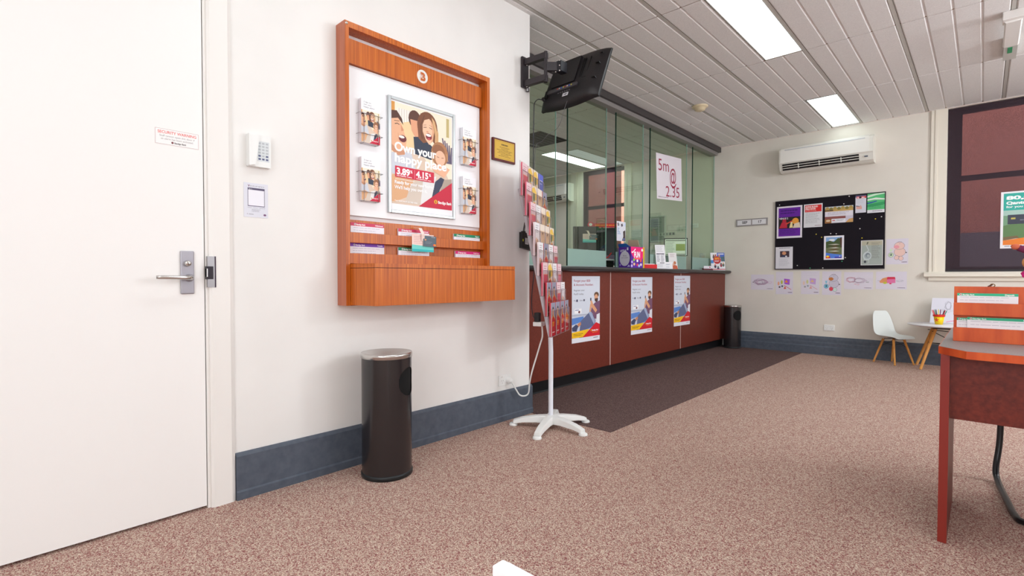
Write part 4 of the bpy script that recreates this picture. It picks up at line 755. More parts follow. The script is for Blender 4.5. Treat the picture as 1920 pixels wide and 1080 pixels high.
t = thing('red_tray', 'low red box with white paper on top on the counter, beside the FUN box', 'box', (-0.375, 5.275, CT), -0.75)
b = MB(); b.box(-0.055, 0.055, -0.085, 0.085, 0, 0.045, M((222, 24, 30))); b.build('box', t, bev=0.002); b = MB(); b.box(-0.06, 0.045, -0.08, 0.06, 0.0455, 0.054, M((238, 234, 236))); b.build('paper', t)
standee('price_list', 'tall white printed price list leaning on the counter against the glass', 'sheet', -0.395, 5.64, 0.12, 0.30, lambda a: (a.lines(0.12, 0.05, 0.85, 0.32, 5, (176, 172, 184), 0.25), a.rect(0.1, 0.36, 0.9, 0.4, (80, 78, 92)), a.lines(0.12, 0.43, 0.44, 0.72, 8, (150, 148, 164), 0.5), a.lines(0.54, 0.43, 0.88, 0.72, 8, (150, 148, 164), 0.5), a.rect(0.4, 0.74, 0.85, 0.77, (90, 88, 104)), a.lines(0.12, 0.8, 0.8, 0.95, 4, (170, 168, 180), 0.3)), 0.75, 0.22)
standee('notice_card', 'small white landscape notice card standing in front of the tall price list', 'card', -0.345, 5.70, 0.13, 0.085, lambda a: (a.lines(0.2, 0.3, 0.8, 0.5, 2, (130, 150, 170), 0.4), a.lines(0.3, 0.7, 0.7, 0.8, 1, (160, 170, 180), 0.5)), 0.75, 0.2)
standee('leaning_brochure', 'narrow white brochure with orange foot leaning beside the tall price list', 'brochure', -0.375, 5.93, 0.105, 0.215, lambda a: (a.rect(0, 0, 1, 1, (232, 230, 230)), a.lines(0.2, 0.08, 0.8, 0.3, 3, (180, 150, 160), 0.3), a.ell(0.7, 0.62, 0.16, 0.1, (200, 120, 80)), a.poly([(0.2, 0.9), (0.5, 0.7), (0.95, 0.8), (1, 1), (0.1, 1)], (206, 96, 60)), a.ell(0.5, 0.72, 0.12, 0.07, (220, 170, 140))), 0.75, 0.28)
t = thing('business_card_holder', 'small dark holder with white business cards near the far end of the counter', 'card holder', (-0.385, 7.00, CT), -0.7)
b = MB(); b.prism([(-0.03, 0), (0.03, 0), (0.03, 0.018), (-0.03, 0.03)], -0.065, 0.065, M((110, 22, 44)), 'y'); b.build('tray', t, bev=0.001); b = MB(); a = Art(b, Matrix.Rotation(-0.2, 4, 'Y') @ FR((0.012, -0.055, 0.012), (0, 1, 0), (0, 0, 1)), 0.11, 0.045, (236, 232, 240), back=0.02); a.ell(0.8, 0.4, 0.09, 0.2, (190, 30, 90)); a.lines(0.1, 0.5, 0.6, 0.8, 1, (170, 160, 180)); b.build('card_stack', t)
def art_cat(a):
    a.rect(0, 0, 1, 1, (232, 232, 238)); a.rect(0.46, 0, 1, 0.3, (66, 96, 190)); a.rect(0.52, 0.05, 0.95, 0.1, (236, 236, 246)); a.rect(0, 0.42, 0.2, 0.6, (60, 130, 206)); a.poly([(0.7, 0.25), (1, 0.2), (1, 0.5), (0.74, 0.5)], (66, 96, 112))
    for (u_, v_, c1, c2) in ((0.22, 0.15, (130, 76, 50), (90, 80, 80)), (0.36, 0.14, (150, 50, 50), (200, 120, 100)), (0.62, 0.16, (226, 150, 110), (120, 130, 120)), (0.3, 0.68, (236, 130, 120), (60, 30, 60)), (0.72, 0.62, (90, 60, 60), (150, 40, 60)), (0.88, 0.6, (220, 170, 120), (90, 100, 90)), (0.5, 0.8, (90, 110, 90), (60, 70, 110))): a.ell(u_, v_ + 0.1, 0.08, 0.1, c2, 10); a.ell(u_, v_, 0.055, 0.05, c1, 10)
    a.ell(0.45, 0.42, 0.27, 0.22, (190, 24, 24), 28); a.text('50%', 0.45, 0.38, 0.1, (250, 180, 30), 'C', 0.04, wide=0.34); a.lines(0.26, 0.43, 0.64, 0.55, 2, (240, 210, 210), 0.5); a.rect(0, 0.92, 1, 0.965, (190, 24, 34)); a.rect(0, 0.965, 1, 1, (240, 240, 244))
standee('catalogue', 'colourful catalogue with red 50% circle standing at the far end of the counter', 'catalogue', -0.36, 7.33, 0.2, 0.26, art_cat, 0.85, 0.18)

# ------------------------------------------------------------------ staff side behind the glass
b = MB(); b.box(-1.75, -0.825, 2.9, 7.45, 0.90, 0.93, M((196, 196, 190), 0.4)); b.box(-1.75, -1.72, 2.9, 7.45, 0.0, 0.9, M((150, 150, 146))); b.box(-1.72, -0.825, 2.9, 2.93, 0, 0.9, M((150, 150, 146)))
tag(b.build('staff_bench'), 'pale staff work bench behind the glass screen', 'bench')
BZ = 0.9305
def monitor(label, x, y, z, rz, w_, h_, scr):
    t = thing('computer_monitor', label, 'monitor', (x, y, BZ), rz, None)      # screen faces local +x
    zc = z - BZ; b = MB(); b.box(-0.02, 0.018, -w_ / 2, w_ / 2, zc - h_ / 2, zc + h_ / 2, M((34, 34, 38), 0.4)); b.build('case', t, bev=0.004)
    b = MB(); a = Art(b, FR((0.0195, -w_ / 2 + 0.012, zc - h_ / 2 + 0.012), (0, 1, 0), (0, 0, 1)), w_ - 0.024, h_ - 0.03, SCR if scr else (30, 30, 34))
    if scr: a.rect(0.03, 0.05, 0.97, 0.12, (150, 154, 148)); a.rect(0.5, 0.3, 0.92, 0.72, (176, 190, 90)); a.lines(0.05, 0.2, 0.45, 0.9, 8, (160, 166, 158), 0.3); a.rect(0.03, 0.92, 0.97, 0.97, (90, 96, 92))
    b.build('screen', t)
    b = MB(); b.tube([(-0.02, 0, zc), (-0.05, 0.0, zc - 0.04), (-0.055, 0.0, zc * 0.45), (-0.05, 0.0, 0.01)], 0.016, M((40, 42, 44)), 10); b.box(-0.11, 0.01, -0.07, 0.07, 0, 0.012, M((40, 42, 44))); b.build('monitor_stand', t); return t
monitor('computer monitor with grey and lime screen behind the far end of the glass', -0.95, 7.20, 1.455, math.radians(-55), 0.34, 0.27, True)
ml = monitor('back of a dark computer monitor behind the glass with a paper tag hanging on it', -0.98, 4.90, 1.455, math.radians(135), 0.30, 0.28, False)
hang_tag('promotional_tag', 'pale tag with slate card hooked on the back of the staff monitor', (-0.935, 4.775, 1.40), 1.0, (0, 0, math.radians(-45)))
monitor('dark computer monitor edge-on beyond the tagged one behind the glass', -1.12, 5.42, 1.45, math.radians(120), 0.42, 0.34, False)
t = thing('red_sign_strip', 'red strip sign with round badge on top of the staff monitors behind the glass', 'sign', (-1.02, 5.02, 1.60), math.radians(-45))
b = MB(); a = Art(b, FR((0, 0, 0), (0, 1, 0), (0, 0, 1)), 0.42, 0.045, (206, 24, 44)); a.lines(0.18, 0.35, 0.95, 0.75, 1, (250, 150, 40), 0.6); a.ell(0.05, 0.35, 0.09, 0.75, (206, 24, 60), 20); a.ell(0.05, 0.3, 0.05, 0.4, (240, 230, 232), 14); b.build('strip', t)
b = MB(); b.box(-0.012, -0.002, 0.15, 0.17, -0.668, 0.03, M((60, 60, 62))); b.box(-0.05, 0.04, 0.10, 0.22, -0.669, -0.66, M((60, 60, 62))); b.build('post', t)
t = thing('paper_tray', 'pale paper tray on a dark stand in the gap of the glass screen', 'tray', (-0.70, 4.90, CT))
b = MB(); b.box(-0.12, 0.10, -0.14, 0.10, 0.085, 0.10, M((214, 212, 218))); b.box(-0.1, 0.05, -0.12, 0.08, 0.1002, 0.106, M((238, 238, 240))); b.build('tray', t, bev=0.003)
b = MB(); b.box(-0.09, 0.06, -0.1, 0.06, 0, 0.085, M((26, 26, 28))); b.build('stand', t, bev=0.003)
b = MB(); b.tube([(-0.02, 0, 0.003), (0.02, 0.07, 0.02), (0.03, 0.12, 0.07)], 0.006, M((226, 40, 30)), 8); place(tag(b.build('red_pen'), 'red pen lying angled on the paper tray behind the glass', 'pen'), (-0.70, 4.84, CT + 0.107))
b = MB(); b.lathe([(0, 0), (0.035, 0), (0.035, 0.13), (0.032, 0.13), (0.032, 0.005), (0, 0.005)], M((190, 196, 190), 0.3, 0.6), 20); place(tag(b.build('pen_cup'), 'small metal pen cup behind the far pane of the glass screen', 'cup'), (-0.72, 7.36, CT + 0.001))
def aircon(label, x0, x1, zt):
    t = thing('air_conditioner', label, 'air conditioner', (x0, YB, zt), 0); L_ = x1 - x0; P_ = M((232, 230, 222), 0.35); h_ = 0.325; e = 0.018
    # y negative = into the room
    prof = [(0, 0), (-0.15, -0.003), (-0.195, -0.03), (-0.205, -0.06), (-0.21, -0.215), (-0.20, -0.222), (-0.165, -0.30), (-0.12, -0.325), (0, -0.325)]
    b = MB(); b.prism(prof, 0, L_, P_, 'x'); b.build('case', t, bev=0.006)
    b = MB(); b.prism([(-0.150, 0.002), (-0.2, -0.026), (-0.212, -0.06), (-0.2165, -0.21), (-0.2095, -0.21), (-0.2, -0.06), (-0.15, -0.005)], e, L_ - e - 0.02, M((238, 236, 230), 0.3), 'x'); b.prism([(-0.2005, -0.037), (-0.2085, -0.045), (-0.209, -0.052), (-0.2008, -0.044)], e + 0.05, L_ - 0.08, M((200, 202, 208), 0.2), 'x', Matrix.Translation((0, -0.004, 0))); b.build('front_panel', t, bev=0.002)
    b = MB(); b.prism([(-0.2005, -0.226), (-0.204, -0.226), (-0.170, -0.302), (-0.166, -0.302)], e + 0.02, L_ - 0.14, M((26, 22, 24), 0.5), 'x'); b.build('air_outlet', t)
    for (yy, zz) in ((-0.196, -0.252), (-0.184, -0.28)):
        b = MB(); b.box(e + 0.02, L_ - 0.14, yy - 0.016, yy + 0.004, zz - 0.003, zz + 0.003, P_)
        for f_ in (0.22, 0.45, 0.68): b.box(L_ * f_, L_ * f_ + 0.008, yy - 0.014, yy + 0.004, zz - 0.014, zz + 0.014, P_)
        b.build('louvre_blade', t)
    b = MB(); b.box(L_ - 0.085, L_ - 0.05, -0.198, -0.192, -0.27, -0.255, M((90, 96, 110))); b.build('display_light', t)
    return t
aircon('white split air conditioner on the back wall left of the brown blind', 0.435, 1.455, 2.715)
aircon('white split air conditioner seen through the glass on the staff side wall', -4.05, -3.06, 2.715)
b = MB()
for i in range(7): b.box(-0.28 + i * 0.08, -0.23 + i * 0.08, -0.28, 0.28, 0.0, 0.004, M((58, 52, 52)), None)
b.box(-0.295, 0.295, -0.295, 0.295, 0.006, 0.012, M((44, 38, 38)));
for q in ((-0.3, -0.28, -0.3, 0.3), (0.28, 0.3, -0.3, 0.3), (-0.3, 0.3, -0.3, -0.28), (-0.3, 0.3, 0.28, 0.3)): b.box(*q, -0.004, 0.02, M((70, 64, 62)))
place(tag(b.build('ceiling_vent'), 'dark square ceiling air vent over the staff area behind the glass', 'vent'), (-2.10, 5.35, ZC))
# staff side pictures, papers and switches
def wallsheet(name, label, cat, x, z, w_, h_, base, fn, y=YB - 0.0015, group=None, tiltz=0.0, frame=None):
    b = MB(); a = Art(b, FR((x, y, z), (1, 0, tiltz), (-tiltz, 0, 1)), w_, h_, base, back=0.001); fn(a); o = b.build(name)
    return tag(o, label, cat, group)
t = thing('picture_frame', 'pale framed certificate on the staff side wall right of its blind', 'picture', (-1.533, YB, 1.569))
b = MB(); q = 0.277; h_ = 0.415
for d in ((0, 0.02, 0, h_), (q - 0.02, q, 0, h_), (0.02, q - 0.02, 0, 0.02), (0.02, q - 0.02, h_ - 0.02, h_)): b.box(d[0], d[1], -0.018, -0.0005, d[2], d[3], M((200, 206, 196)))
b.build('frame', t); b = MB(); a = Art(b, FR((0.02, -0.006, 0.02), (1, 0, 0), (0, 0, 1)), q - 0.04, h_ - 0.04, (150, 160, 150)); a.lines(0.2, 0.2, 0.8, 0.6, 4, (110, 116, 110), 0.2); b.build('print', t)
for i, (x_, z_) in enumerate(((-1.87, 1.50), (-1.87, 1.18), (-1.60, 1.17), (-1.30, 1.17))):
    wallsheet('wall_paper_notice', 'pale typed notice sheet on the staff wall, %s' % ['upper one beside the blind', 'lower one beside the blind', 'below the framed certificate at left', 'below the framed certificate at right'][i], 'notice', x_, z_, 0.21, 0.29, (206, 212, 206), lambda a: a.lines(0.1, 0.1, 0.9, 0.9, 9, (160, 168, 160), 0.3), group='typed notices on the staff wall')
wallsheet('key_tag_strip', 'row of small dark tags on the staff wall below the framed certificate', 'tag strip', -1.36, 1.66, 0.27, 0.05, (190, 200, 186), lambda a: [a.rect(0.03 + i * 0.2, 0.15, 0.15 + i * 0.2, 0.85, (90, 96, 92) if i > 2 else (140, 148, 140)) for i in range(5)], y=YB - 0.02)
b = MB(); b.box(0, 0.1, -0.01, 0, 0, 0.065, PLASW)
for i in range(3): b.box(0.018 + i * 0.026, 0.03 + i * 0.026, -0.013, -0.01, 0.02, 0.045, M((210, 210, 206)))
place(tag(b.build('light_switch'), 'white light switch panel on the wall seen through the far pane', 'switch'), (-0.83, YB - 0.0005, 1.755))
b = MB(); b.box(0, 0.14, -0.006, 0, 0, 0.08, M((206, 210, 196))); b.box(0.03, 0.05, -0.009, -0.006, 0.02, 0.05, M((180, 186, 170))); b.box(0.08, 0.1, -0.009, -0.006, 0.02, 0.05, M((180, 186, 170)))
place(tag(b.build('wall_socket'), 'cream wall socket plate on the staff wall left of the light switch', 'power outlet'), (-1.07, YB - 0.0005, 1.70))

# ------------------------------------------------------------------ windows, blinds
def blind_mat(name):
    m = noisy(name, [(0.3, (58, 46, 54)), (0.7, (70, 56, 64))], scale=(1, 1, 1), nscale=400, rough=0.8)
    nt = m.node_tree; N = nt.nodes; L = nt.links; tr = N.new('ShaderNodeBsdfTransparent'); tr.inputs[0].default_value = (1, 0.9, 0.9, 1); mx = N.new('ShaderNodeMixShader'); mx.inputs[0].default_value = 0.36
    L.new(N['Principled BSDF'].outputs[0], mx.inputs[1]); L.new(tr.outputs[0], mx.inputs[2]); L.new(mx.outputs[0], N['Material Output'].inputs[0]); return m
BL = blind_mat('brown_screen_fabric')
def window(name, wx0, wx1, wz0, wz1, trimw, sill):
    b = MB(); y0_, y1_ = YB + 0.08, YB + 0.14; TD = M((60, 54, 54), 0.5)
    n = 2 if wx1 - wx0 > 1.2 else 1
    for i in range(n + 1):
        x = wx0 + (wx1 - wx0) * i / n; sw = 0.12 if n > 1 else 0.04; x = min(max(x, wx0), wx1 - sw); b.box(x, x + sw, y0_, y1_, wz0, wz1, TD)
    for z in (wz0, wz0 + 1.02, wz1 - 0.06): b.box(wx0, wx1, y0_, y1_, z, z + 0.055, TD)
    w_ = struct(b.build(name)); b = MB(); b.box(wx0, wx1, YB + 0.10, YB + 0.104, wz0, wz1, WINGL); b.build('pane', w_)
    b = MB(); t_ = trimw
    for xx in (wx0 - t_, wx1): b.box(xx, xx + t_, YB - 0.022, YB - 0.0005, wz0 - 0.02, ZC - 0.001, CREAMTRIM); b.box(xx + t_ * 0.25, xx + t_ * 0.4, YB - 0.03, YB - 0.02, wz0 - 0.02, ZC - 0.001, CREAMTRIM)
    if wz1 < ZC - 0.02: b.box(wx0, wx1, YB - 0.022, YB, wz1, ZC - 0.001, CREAMTRIM)
    b.build('window_frame', w_)
    if sill:
        b = MB(); b.prism([(YB, wz0), (YB - 0.03, wz0 - 0.002), (YB - 0.065, wz0 - 0.02), (YB - 0.065, wz0 - 0.052), (YB - 0.04, wz0 - 0.062), (YB, wz0 - 0.062)], wx0 - t_ - 0.04, wx1 + t_ + 0.04, CREAMTRIM, 'x'); b.prism([(YB, wz0 - 0.062), (YB - 0.03, wz0 - 0.062), (YB - 0.024, wz0 - 0.102), (YB, wz0 - 0.102)], wx0 - t_, wx1 + t_, CREAMTRIM, 'x'); b.build('window_sill', w_)
    return w_
window('window_1', W1[0], W1[1], W1[2], W1[3], 0.142, True); window('window_2', W2[0], W2[1], W2[2], W2[3], 0.13, True)
def blind(label, x0, x1, z0, z1):
    t = thing('roller_blind', label, 'blind', (x0, YB, z0)); b = MB(); b.box(0, x1 - x0, -0.004, -0.0035, 0.012, z1 - z0, BL); b.build('fabric', t)
    b = MB(); b.box(0, x1 - x0, -0.012, 0.002, 0.0, 0.022, M((40, 36, 40))); b.build('bottom_bar', t); b = MB(); b.tube([(0, 0.0, z1 - z0 - 0.022), (x1 - x0, 0.0, z1 - z0 - 0.022)], 0.014, M((60, 50, 52)), 12); b.build('roller_tube', t).location.y = 0.02
    t.location.y = YB + 0.035; return t
blind('wide dark brown roller blind drawn down over the back wall window', W1[0] + 0.003, W1[1] - 0.003, W1[2] + 0.002, W1[3] - 0.002)
blind('dark brown roller blind on the staff side seen through the green glass', W2[0] + 0.003, W2[1] - 0.085, W2[2] + 0.002, W2[3] - 0.002)
BRICK = bpy.data.materials.new('red_brick_wall'); BRICK.use_nodes = True; nt = BRICK.node_tree; bt = nt.nodes.new('ShaderNodeTexBrick'); bt.inputs['Color1'].default_value = lin((222, 58, 36)) + (1,); bt.inputs['Color2'].default_value = lin((186, 52, 36)) + (1,); bt.inputs['Mortar'].default_value = lin((190, 110, 90)) + (1,); bt.inputs['Scale'].default_value = 4
tc = nt.nodes.new('ShaderNodeTexCoord'); nt.links.new(tc.outputs['Object'], bt.inputs['Vector']); nt.links.new(bt.outputs[0], nt.nodes['Principled BSDF'].inputs['Base Color'])
b = MB(); b.box(-6, 9, 0, 0.3, -2.2, 3.2, BRICK); o = place(tag(b.build('neighbouring_wall'), 'red brick wall of the neighbouring building outside the window', 'wall'), (0, 10.6, 3.9)); o = tag(o, o['label'], 'wall')
b = MB(); b.box(-6, 9, 0, 0.2, 0, 1.69, M((96, 92, 100), 0.8)); place(tag(b.build('outside_fence'), 'grey rendered fence outside the back window', 'fence'), (0, 10.5, 0))
b = MB(); b.box(-6, 9, 7.72, 10.5, -0.06, -0.01, M((104, 102, 104), 0.9)); struct(b.build('floor'))
# card poster on the blind
b = MB(); a = Art(b, FR((2.558, YB + 0.026, 1.312), (1, 0, 0.0), (0, 0, 1)), 0.42, 0.602, (236, 234, 238)); a.rect(0.05, 0.03, 0.95, 0.33, (52, 172, 158)); a.text('80,000', 0.1, 0.14, 0.06, (250, 250, 250), bold=0.045, wide=0.7); a.text('Qantas Points', 0.1, 0.225, 0.05, (250, 250, 250), bold=0.045, wide=0.8); a.text('for you on us', 0.1, 0.285, 0.035, (240, 246, 246), bold=0.03, wide=0.55)
a.rect(0.05, 0.33, 0.95, 0.72, (120, 160, 128)); a.poly([(0.05, 0.33), (0.95, 0.33), (0.95, 0.44), (0.05, 0.42)], (168, 200, 190)); a.poly([(0.05, 0.6), (0.3, 0.55), (0.6, 0.58), (0.95, 0.5), (0.95, 0.8), (0.05, 0.84)], (96, 130, 84)); a.poly([(0.05, 0.86), (0.4, 0.82), (0.95, 0.74), (0.95, 0.94), (0.05, 0.94)], (232, 128, 44)); a.poly([(0.05, 0.8), (0.3, 0.78), (0.35, 0.82), (0.05, 0.86)], (120, 100, 70)); a.poly([(0.6, 0.5), (0.9, 0.45), (0.95, 0.75), (0.62, 0.72)], (196, 110, 80))
a.rect(0.13, 0.41, 0.72, 0.575, (64, 68, 82)); a.rect(0.19, 0.46, 0.27, 0.49, (190, 180, 90)); a.lines(0.35, 0.5, 0.65, 0.54, 1, (120, 124, 140), 0.4); a.lines(0.08, 0.955, 0.6, 0.98, 1, (130, 130, 140), 0.5)
tag(b.build('card_poster'), 'green and orange advertising poster with 80,000 heading on the brown blind', 'poster')

# ------------------------------------------------------------------ back wall things
t = thing('date_sign', 'narrow grey wall date sign reading SEP 17', 'sign', (-0.176, YB, 1.729)); rzt = 0.0
b = MB(); b.box(0, 0.424, -0.012, -0.0005, 0, 0.1, M((156, 150, 150), 0.4)); b.build('frame', t, bev=0.002)
for x_, w_, tx in ((0.02, 0.185, 'SEP'), (0.222, 0.18, '17')):
    b = MB(); a = Art(b, FR((x_, -0.0135, 0.016), (1, 0, 0), (0, 0, 1)), w_, 0.068, (226, 224, 228)); a.text(tx, 0.55, 0.72, 0.5, (60, 56, 64), 'C', 0.03); b.build('date_card', t)
t = thing('notice_board', 'large black felt notice board on the back wall', 'notice board', (0.350, YB, 1.111))
b = MB(); b.box(0, 1.209, -0.02, -0.0005, 0, 0.92, noisy('black_felt', [(0.3, (24, 22, 27)), (0.7, (44, 40, 46))], nscale=200, rough=0.95, spec=0.05)); b.build('felt_panel', t)
b = MB(); fm = M((44, 40, 44))
for q in ((-0.004, 0.004, -0.004, 0.924), (1.205, 1.213, -0.004, 0.924), (-0.004, 1.213, -0.004, 0.004), (-0.004, 1.213, 0.916, 0.924)): b.box(q[0], q[1], -0.023, -0.0005, q[2], q[3], fm)
b.build('edge_frame', t)
BY = YB - 0.022
def f_purple(a):
    a.rect(0.07, 0.05, 0.93, 0.94, (104, 30, 160)); a.lines(0.15, 0.12, 0.85, 0.28, 2, (60, 16, 110), 0.4); a.rect(0.07, 0.34, 0.93, 0.7, (30, 22, 28)); a.text('VENUS 2', 0.1, 0.405, 0.05, (236, 230, 240), bold=0.03, wide=0.35)
    a.ell(0.3, 0.46, 0.08, 0.06, (190, 40, 60)); a.poly([(0.1, 0.68), (0.2, 0.5), (0.4, 0.5), (0.42, 0.68)], (196, 40, 64)); a.poly([(0.35, 0.54), (0.62, 0.45), (0.64, 0.48), (0.38, 0.58)], (210, 70, 50)); a.ell(0.74, 0.48, 0.13, 0.1, (236, 160, 60)); a.poly([(0.5, 0.68), (0.56, 0.5), (0.62, 0.5), (0.64, 0.68)], (240, 220, 160)); a.poly([(0.64, 0.69), (0.7, 0.56), (0.9, 0.52), (0.93, 0.69)], (226, 210, 190)); a.lines(0.12, 0.74, 0.88, 0.9, 4, (70, 20, 120), 0.4)
def f_blood(a):
    a.rect(0.06, 0.05, 0.95, 0.34, (222, 42, 40)); a.text('GIVING BLOOD', 0.09, 0.15, 0.065, (250, 240, 240), bold=0.04, wide=0.66); a.text('FEELS GOOD', 0.09, 0.24, 0.065, (250, 240, 240), bold=0.04, wide=0.55); a.lines(0.09, 0.28, 0.7, 0.32, 1, (250, 200, 200), 0.4); a.lines(0.1, 0.4, 0.9, 0.85, 8, (150, 148, 154), 0.25); a.lines(0.6, 0.92, 0.95, 0.95, 1, (120, 60, 70), 0.6)
def f_wide(a):
    a.rect(0, 0, 1, 0.3, (196, 160, 90)); a.rect(0, 0, 1, 0.12, (206, 214, 220))
    for i in range(7): a.ell(0.08 + i * 0.14, 0.1 + 0.03 * (i % 2), 0.07, 0.09, (130, 120, 60) if i % 2 else (176, 150, 80), 10)
    a.rect(0, 0.2, 0.3, 0.26, (80, 60, 50)); a.lines(0.1, 0.36, 0.9, 0.55, 3, (150, 140, 160), 0.25); a.rect(0, 0.6, 0.74, 0.75, (140, 80, 76)); a.rect(0, 0.75, 0.24, 1, (160, 110, 60)); a.ell(0.12, 0.85, 0.08, 0.06, (226, 200, 170)); a.rect(0.24, 0.75, 0.74, 0.97, (232, 232, 240)); a.rect(0.27, 0.82, 0.37, 0.87, (206, 60, 70)); a.lines(0.42, 0.8, 0.7, 0.92, 2, (140, 150, 150)); a.rect(0.74, 0.6, 1, 1, (206, 200, 216)); a.poly([(0.74, 1), (0.86, 0.8), (1, 0.76), (1, 1)], (206, 160, 100))
def f_red(a):
    a.rect(0, 0, 1, 0.1, (90, 96, 130)); a.rect(0.1, 0.06, 0.98, 0.18, (212, 36, 44)); a.text('SHOES', 0.16, 0.165, 0.07, (250, 240, 240), bold=0.04, wide=0.7); a.ell(0.45, 0.12, 0.12, 0.06, (40, 36, 40), 10); a.lines(0.1, 0.26, 0.9, 0.5, 4, (190, 190, 200), 0.2); a.poly([(0.05, 0.6), (0.4, 0.64), (0.5, 0.54), (0.62, 0.7), (0.6, 0.8), (0.1, 0.78)], (224, 170, 160)); a.poly([(0.05, 0.58), (0.4, 0.62), (0.4, 0.65), (0.05, 0.62)], (60, 50, 70))
def f_green(a):
    a.rect(0, 0, 1, 0.84, (84, 190, 120)); a.poly([(0, 0.1), (0.4, 0.02), (1, 0.0), (1, 0.05), (0.5, 0.1), (0, 0.2)], (210, 236, 214)); a.poly([(0, 0.28), (0.5, 0.22), (1, 0.3), (1, 0.36), (0.4, 0.32), (0, 0.36)], (226, 236, 226)); a.poly([(0, 0.46), (0.2, 0.44), (0.55, 0.38), (0.55, 0.42), (0.2, 0.5), (0, 0.52)], (40, 60, 170)); a.poly([(0, 0.55), (1, 0.45), (1, 0.6), (0, 0.7)], (50, 160, 96)); a.lines(0.1, 0.6, 0.95, 0.8, 3, (40, 120, 80), 0.25); a.lines(0.3, 0.89, 0.9, 0.95, 1, (120, 116, 130), 0.5)
def f_land(a):
    a.rect(0.1, 0.06, 0.9, 0.94, (110, 120, 80)); a.rect(0.1, 0.06, 0.9, 0.25, (140, 180, 226)); a.ell(0.4, 0.18, 0.15, 0.05, (236, 240, 246)); a.poly([(0.1, 0.25), (0.3, 0.2), (0.5, 0.26), (0.7, 0.1), (0.9, 0.14), (0.9, 0.5), (0.1, 0.5)], (70, 90, 50)); a.poly([(0.78, 0.1), (0.9, 0.08), (0.9, 0.5), (0.84, 0.5)], (80, 50, 40))
    for i in range(6): a.poly([(0.2, 0.36 + i * 0.07), (0.6, 0.34 + i * 0.07), (0.8, 0.37 + i * 0.07), (0.55, 0.385 + i * 0.07)], (214, 206, 196) if i % 2 == 0 else (110, 76, 54))
    a.poly([(0.1, 0.7), (0.5, 0.76), (0.9, 0.8), (0.9, 0.94), (0.1, 0.94)], (84, 130, 226)); a.poly([(0.1, 0.86), (0.3, 0.84), (0.34, 0.94), (0.1, 0.94)], (226, 50, 30)); a.ell(0.2, 0.86, 0.07, 0.04, (250, 220, 30)); a.rect(0.55, 0.88, 0.9, 0.94, (60, 50, 180)); a.ell(0.8, 0.86, 0.04, 0.02, (240, 240, 250))
def f_music(a):
    a.rect(0.03, 0.02, 0.97, 0.98, (166, 176, 170)); a.rect(0.03, 0.02, 0.97, 0.2, (182, 178, 156)); a.ell(0.3, 0.62, 0.2, 0.17, (196, 206, 208), 24); a.ell(0.3, 0.62, 0.15, 0.125, (166, 178, 180), 24); a.ell(0.32, 0.6, 0.1, 0.09, (120, 130, 140), 16); a.ell(0.34, 0.62, 0.07, 0.06, (176, 186, 186), 14)
    a.line([(0.3, 0.1), (0.25, 0.2), (0.36, 0.4), (0.12, 0.6), (0.16, 0.78), (0.36, 0.78)], 0.007, (206, 214, 214)); a.poly([(0.25, 0.2), (0.28, 0.08), (0.34, 0.05), (0.33, 0.12)], (90, 90, 76)); a.ell(0.2, 0.86, 0.06, 0.05, (66, 70, 80)); a.line([(0.36, 0.78), (0.38, 0.9), (0.26, 0.93)], 0.006, (196, 204, 204)); a.lines(0.48, 0.1, 0.9, 0.75, 13, (110, 108, 100), 0.25)
def f_bl(a):
    a.lines(0.2, 0.04, 0.86, 0.075, 1, (70, 70, 100), 0.6, 0.05); a.rect(0.26, 0.19, 0.8, 0.47, (70, 50, 60)); a.ell(0.5, 0.29, 0.12, 0.08, (214, 150, 110)); a.poly([(0.3, 0.46), (0.45, 0.36), (0.62, 0.38), (0.74, 0.46)], (50, 56, 90)); a.ell(0.62, 0.43, 0.06, 0.03, (236, 236, 240)); a.lines(0.2, 0.53, 0.85, 0.9, 8, (176, 176, 186), 0.25)
for args in (('flyer', 'purple framed concert flyer at the top left of the notice board', 'flyer', 0.367, 1.530, 0.308, 0.428, (232, 226, 236), f_purple), ('flyer', 'white blood donation notice with red heading on the notice board', 'flyer', 0.693, 1.656, 0.214, 0.304, (222, 222, 226), f_blood),
             ('flyer', 'landscape photo flyer with brown banner at the top middle of the notice board', 'flyer', 0.935, 1.694, 0.304, 0.209, (226, 222, 232), f_wide), ('flyer', 'small narrow flyer with red heading beside the green one', 'flyer', 1.261, 1.800, 0.110, 0.215, (216, 216, 228), f_red),
             ('flyer', 'green striped flyer in the top right corner of the notice board', 'flyer', 1.383, 1.788, 0.172, 0.235, (226, 226, 232), f_green), ('flyer', 'white-bordered river landscape print in the lower middle of the notice board', 'flyer', 0.928, 1.227, 0.219, 0.305, (240, 238, 246), f_land),
             ('flyer', 'grey music-note notice in the lower right corner of the notice board', 'flyer', 1.325, 1.151, 0.221, 0.304, (226, 226, 226), f_music), ('flyer', 'white typed sheet with small portrait at the bottom left of the notice board', 'flyer', 0.357, 1.118, 0.211, 0.294, (224, 222, 230), f_bl)):
    wallsheet(*args, y=BY, group='flyers pinned on the notice board')
pins = [('w', 0.4, 1.984), ('y', 0.84, 1.562), ('w', 1.002, 1.561), ('y', 0.902, 1.519), ('w', 0.625, 1.159), ('g', 0.775, 1.123), ('w', 0.92, 1.123), ('w', 1.195, 2.015), ('w', 1.14, 1.926), ('w', 1.31, 1.729), ('w', 1.312, 1.603), ('y', 1.335, 1.487), ('w', 1.063, 1.555), ('w', 1.164, 1.25), ('g', 1.129, 1.204), ('y', 1.467, 1.712), ('w', 1.526, 1.734)]
